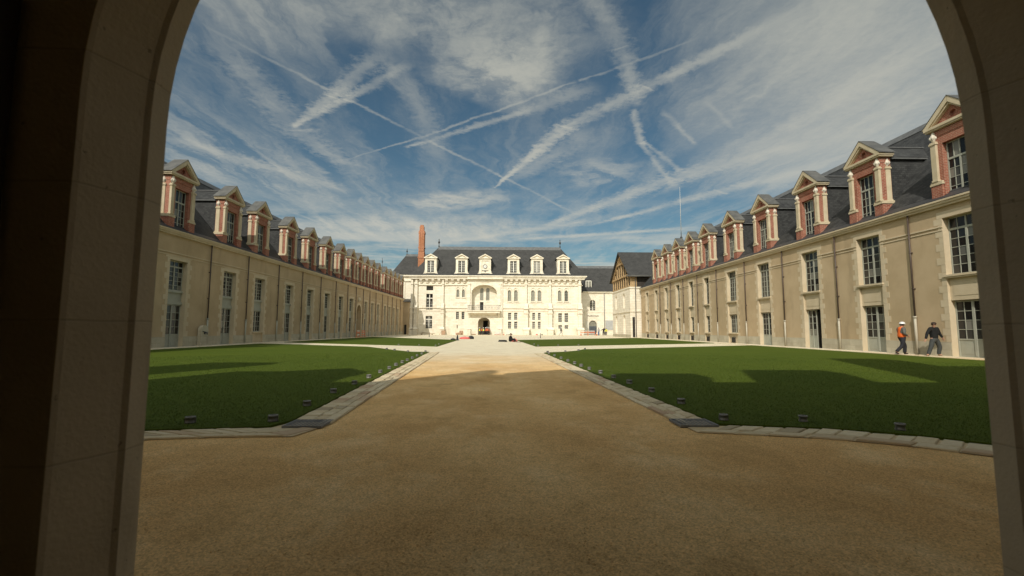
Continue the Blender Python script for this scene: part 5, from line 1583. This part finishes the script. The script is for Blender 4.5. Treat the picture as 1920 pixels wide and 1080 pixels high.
# visitors in the castle doorway
DOORX = FX(908)
grp = 'group of visitors in the castle doorway'
for dx, dy, v, hcol, lb, rz in ((-.95, 0, 'yellow', 'helmet', 'leftmost visitor in yellow vest and white helmet in the castle doorway', .3), (-.50, .25, 'orange', None, 'bareheaded visitor in orange vest second from left in the castle doorway', 0),
                      (-.05, -.1, 'yellow', 'helmet', 'visitor in yellow vest at the middle of the castle doorway', -.2), (.45, .35, 'orange', 'helmet', 'visitor in orange vest right of the middle in the castle doorway', .2),
                      (.80, -.05, 'orange', 'helmet', 'tall visitor in orange vest and white helmet near the right of the castle doorway', -.3), (1.22, .3, 'orange', 'helmet', 'rightmost visitor in orange vest in the castle doorway', -.5)):
    tag(person((DOORX + dx, 105.6 + dy, 0), rz, lb, STAND, 'grey_cloth', 'slate_cloth' if v == 'yellow' else 'navy', 'shoe', vest=v, helmet=hcol, height=1.78 if 'tall' in lb else 1.70, hands=False, stripe=False), group=grp)
W3 = dict(W1)
person((12.6, 99.5, 0), R(60), 'worker in pale overalls and white helmet walking before the castle windows', W3, 'grey_cloth', 'pale_cloth', 'tan_shoe', helmet='helmet', height=1.72, hands=False)
BEND = pose(chest=(0, -.12, 1.22), neck=(0, -.2, 1.38), head=(0, -.28, 1.50), el_l=(.42, -.1, 1.25), wr_l=(.62, -.2, 1.1), el_r=(-.4, -.1, 1.2), wr_r=(-.6, -.2, 1.02), sh_l=(.19, -.16, 1.32), sh_r=(-.19, -.16, 1.32))
person((22.1, 100.5, 0), R(10), 'worker in black with arms held out by the orange barriers', BEND, 'black_cloth', 'navy', 'shoe', height=1.8, hands=False)
person((21.2, 101.2, 0), R(40), 'worker in pale top and blue trousers beside the orange barriers', STAND, 'pale_cloth', 'blue_cloth', 'shoe', height=1.74, hands=False)
person((22.9, 101.4, 0), R(-30), 'worker in yellowish top behind the one in black', STAND, 'yellow', 'slate_cloth', 'shoe', height=1.66, hands=False)
SIT = pose(pelvis=(0, .0, .13), chest=(0, -.06, .46), neck=(0, -.10, .66), head=(0, -.13, .80), sh_l=(.19, -.08, .58), el_l=(.26, -.14, .33), wr_l=(.14, -.34, .34), sh_r=(-.19, -.08, .58), el_r=(-.26, -.12, .33), wr_r=(-.14, -.34, .33),
           hip_l=(.10, -.03, .13), kn_l=(.20, -.40, .33), an_l=(.12, -.62, .09), to_l=(.12, -.76, .03), hip_r=(-.10, -.03, .13), kn_r=(-.20, -.40, .32), an_r=(-.12, -.62, .09), to_r=(-.12, -.76, .03))
person((.70, 48.6, 0), R(70), 'person in black sitting on the gravel at the corner of the right far lawn', SIT, 'black_cloth', 'black_cloth', 'shoe', height=1.72, hands=False)

# ------------------------------------------------------------------ things lying about
M['pale_card'] = plain('pale_sheet', (.66, .63, .56), .7)
M['block'] = plain('rough_stone', (.42, .27, .17), .9)
M['plank'] = plain('weathered_plank', (.36, .27, .16), .8)
M['orange_plastic'] = plain('orange_plastic', (.75, .20, .08), .5)
M['white_plastic'] = plain('white_plastic', (.72, .66, .60), .5)
M['black_rubber'] = plain('black_rubber', (.02, .02, .022), .6)

def bag(loc, mat, label, sx=.5, sy=.3, sz=.28, rz=0.0):
    root = empty('bag', loc, rz); tag(root, label, 'bag')
    b = MB().lathe([(.02, 0), (.46, .0), (.5, .25), (.47, .6), (.34, .88), (.12, 1.0), (.0, 1.0)], 12)
    rr = random.Random(len(label))
    b.v = [(x * (1 + rr.uniform(-.1, .1)) * sx * 2, y * (1 + rr.uniform(-.1, .1)) * sy * 2, z * sz) for x, y, z in b.v]
    b.build('sack', mat, root, smooth=True)
    MB().tube([(-.14, 0, sz * .85), (-.1, 0, sz * 1.2), (.1, 0, sz * 1.2), (.14, 0, sz * .85)], .018, 6).build('handle', mat, root, smooth=True)
    return root
bag((-5.15, 61.5, 0), 'red_cloth', 'pinkish red bag lying on the pale gravel of the path', .75, .35, .30)
bag((-4.35, 62.0, 0), 'black_rubber', 'black bag beside the pinkish red bag on the path', .42, .3, .42)
bag((-6.05, 55.4, .0), 'black_rubber', 'low dark bag at the corner of the left far lawn', .34, .25, .2)
bag((1.22, 49.6, 0), 'red_cloth', 'red bag next to the person sitting on the gravel', .34, .25, .3)
# folded dark parasol-like cone
cn_ = empty('marker_cone', (-5.42, 54.3, 0)); tag(cn_, 'tall dark cone standing at the corner of the left far lawn', 'cone')
MB().lathe([(.17, 0), (.17, .05), (.145, .06), (.12, .3), (.07, .55), (.03, .68), (.0, .69)], 10).build('body', 'black_rubber', cn_, smooth=True)
MB().box(-.2, .2, -.2, .2, 0, .03).build('foot', 'black_rubber', cn_)
co = empty('cable_coil', (-.05, 48.2, 0)); tag(co, 'black cable heap on the gravel left of the seated person', 'cable')
cpts = [(.42 * math.cos(a) * (1 + .1 * math.sin(a * 2.3)), .30 * math.sin(a) * (1 + .1 * math.cos(a * 1.7)), .03 + .014 * a / 2) for a in [i * .35 for i in range(70)]]
MB().tube(cpts, .028, 6).build('cable', 'black_rubber', co, smooth=True)
ho = empty('hose', (1.3, 47.4, 0)); tag(ho, 'dark hose end trailing over the gravel right of the seated person', 'hose')
MB().tube([(-.2, .5, .03), (.0, .1, .03), (.4, -.1, .03), (.8, -.05, .03), (.95, .1, .03)], .03, 6).build('hose_line', 'bronze_pipe', ho, smooth=True)
for x, y, lb in ((-12.2, 75.7, 'short dark marker post at the far edge of the left far lawn'), (5.5, 67.5, 'short dark marker post at the far edge of the right far lawn')):
    o = empty('marker_post', (x, y, 0)); tag(o, lb, 'post', 'marker posts beyond the far lawns')
    MB().tube([(0, 0, 0), (0, 0, .68)], .05, 8).build('shaft', 'dark_metal', o, smooth=True)
    MB().lathe([(.06, .68), (.06, .74), (.0, .78)], 8).build('cap', 'dark_metal', o, smooth=True)
# building materials along the castle foot
Yb = 104.6
pk = empty('plank_pile', (FX(807), Yb, 0)); tag(pk, 'pile of long weathered planks on the ground under the left castle window', 'plank pile')
for i in range(7):
    pm_ = MB().box(-1.75 + .1 * i, 1.6, -.1, .1, 0, .05).mesh('plank', 'plank')
    inst('plank', pm_, pk, (random.uniform(-.2, .2), (i % 3) * .24 - .2, .30 - .0 + .055 * (i // 3)), (0, R(5) if i > 3 else R(2), random.uniform(-.05, .05)))
MB().box(-1.5, -1.3, -.4, .4, 0, .28).box(.9, 1.1, -.4, .4, 0, .20).build('bearer', 'plank', pk)
es = empty('stone_slab', (FX(833.5), Yb, 0)); tag(es, 'carved stone slab propped on a wooden strut in front of the castle', 'stone slab')
MB().box(-.45, .45, -.12, .12, 0, 1.0).build('slab', 'block', es, (.2, 0, 0), bevel=.03).rotation_euler = (R(-10), 0, 0)
MB().tube([(-.75, 0, 0), (-.15, 0, .85)], .04, 6).build('strut', 'plank', es)
rs = random.Random(11)
st_lab = ['squat', 'tall', 'round topped', 'broken', 'small', 'flat']
blocks = ((860, 0, .5, .45), (863.2, .1, .55, .5), (866, -.2, .5, .48), (869.5, .1, .42, .9), (865.4, .35, .4, .95), (888, .1, .55, .22), (892, .0, .5, .25))
blab = ('leftmost brown stone block of the group left of the castle doorway', 'second brown stone block of the group left of the castle doorway', 'middle brown stone block of the group left of the castle doorway',
        'tall brown stone block at the right of the group', 'tall brown stone block at the back of the group', 'low stone block just left of the castle doorway', 'low stone block at the left jamb of the castle doorway')
for (px_, dy, w, h_), lb in zip(blocks, blab):
    mb = MB().box(-w / 2, w / 2, -w / 2.4, w / 2.4, 0, h_)
    mb.v = [(x + rs.uniform(-.05, .05), y + rs.uniform(-.05, .05), z * (1 + rs.uniform(-.1, .1))) for x, y, z in mb.v]
    o = mb.build('stone_block', 'block', None, (FX(px_), Yb + dy, 0), bevel=.04); o.rotation_euler = (0, 0, rs.uniform(-.4, .4))
    tag(o, lb, 'stone block', 'stone blocks before the castle')
pb = empty('pallet_load', (FX(933.5), Yb, 0)); tag(pb, 'white wrapped load on a reddish pallet right of the castle doorway', 'pallet')
MB().box(-.6, .6, -.4, .4, .14, .72).build('load', 'pale_card', pb, bevel=.06)
for z in (0, .1):
    for y in (-.4, -.05, .3):
        MB().box(-.75, .75, y, y + .1, z, z + .035).build('slat', 'red_cloth' if z else 'plank', pb)
MB().box(-.7, -.6, -.4, .4, .036, .099).box(.6, .7, -.4, .4, .036, .099).build('bearer', 'plank', pb)
def cone(loc, label, s=1.0):
    o = empty('traffic_cone', loc); tag(o, label, 'traffic cone')
    MB().lathe([(.15, .03), (.03, .62), (.0, .63)], 12).build('body', 'orange_plastic', o, smooth=True)
    MB().box(-.2, .2, -.2, .2, 0, .03).build('foot', 'orange_plastic', o)
    MB().lathe([(.107, .26), (.078, .41)], 12).build('band', 'white_plastic', o, smooth=True)
    o.scale = (s, s, s)
cone((FX(945), Yb - .3, 0), 'single orange cone beside the white pallet load')
def barrier(loc, rz, w, label, two=False):
    o = empty('barrier', loc, rz); tag(o, label, 'barrier')
    for x in (-w / 2, w / 2):
        MB().box(x - .03, x + .03, -.03, .03, 0, 1.0).box(x - .05, x + .05, -.25, .25, 0, .05).build('post', 'orange_plastic', o)
    for i, z in enumerate((.30, .62, .88)):
        MB().box(-w / 2 + .03, w / 2 - .03, -.02, .02, z, z + .14).build('board', 'white_plastic' if (two and i % 2 == 0) else 'orange_plastic', o)
barrier((18.0, 101.5, 0), 0.06, 1.5, 'orange plastic barrier beside the last castle buttress', True)
barrier((19.7, 101.8, 0), -.1, 1.4, 'orange and white barrier right of the last castle buttress', True)
barrier((-21.75, 69.0, .055), R(90), 1.3, 'red and white barrier at the left wing before the arched doorway', True)
barrier((-21.75, 71.6, .055), R(86), 1.2, 'orange barrier in front of the arched doorway of the left wing')
cone((17.2, 101.0, 0), 'orange cone left of the barriers by the arched auditorium door', 1.1)
cone((20.7, 101.0, 0), 'orange cone between the barriers and the workers', 1.2)
bag((FX(1005), Yb - .5, 0), 'red_cloth', 'red bag on the ground below the castle window pair right of the middle buttress', .28, .2, .26, .3)
bag((FX(1014.5), Yb - .5, 0), 'black_rubber', 'small dark bag on the ground right of the red bag', .16, .14, .22)
for i, (p_, lb) in enumerate(((950.5, 'first low grey stone right of the orange cone'), (954.5, 'second low grey stone right of the orange cone'), (959.5, 'third low grey stone right of the orange cone'))):
    mb = MB().box(-.2, .2, -.15, .15, 0, .14); mb.v = [(x + rs.uniform(-.05, .05), y + rs.uniform(-.05, .05), z * rs.uniform(.8, 1.3)) for x, y, z in mb.v]
    tag(mb.build('low_stone', 'spot_metal', None, (FX(p_), Yb - .2, 0), bevel=.03), lb, 'stone', 'low stones before the castle')

# wall fountain on the left wing
wf = empty('wall_fountain', (-22.66, 34.3 + .45, 0), math.pi / 2); tag(wf, 'round headed stone wall fountain with a dark spout on the left wing', 'fountain')
ap = [(-.42, .06)] + arch_pts(-.42, .42, 1.55, .40) + [(.42, .06)]
MB().prism(ap, 'y', -.26, -.02).build('slab', 'plinth', wf, bevel=.02)
MB().box(-.50, .50, -.45, -.0, .05, .16).build('foot', 'plinth', wf)
MB().tube([(0, -.25, 1.0), (0, -.36, 1.02), (0, -.44, .96), (0, -.45, .88)], .035, 8).lathe([(.09, -.30), (.11, -.27), (.09, -.25)], 10, (0, 0, 1.0), 'y').build('spout', 'dark_metal', wf, smooth=True)
MB().tube([(-.25, -.28, 1.12), (.3, -.29, 1.0)], .025, 6).build('lever', 'dark_metal', wf)
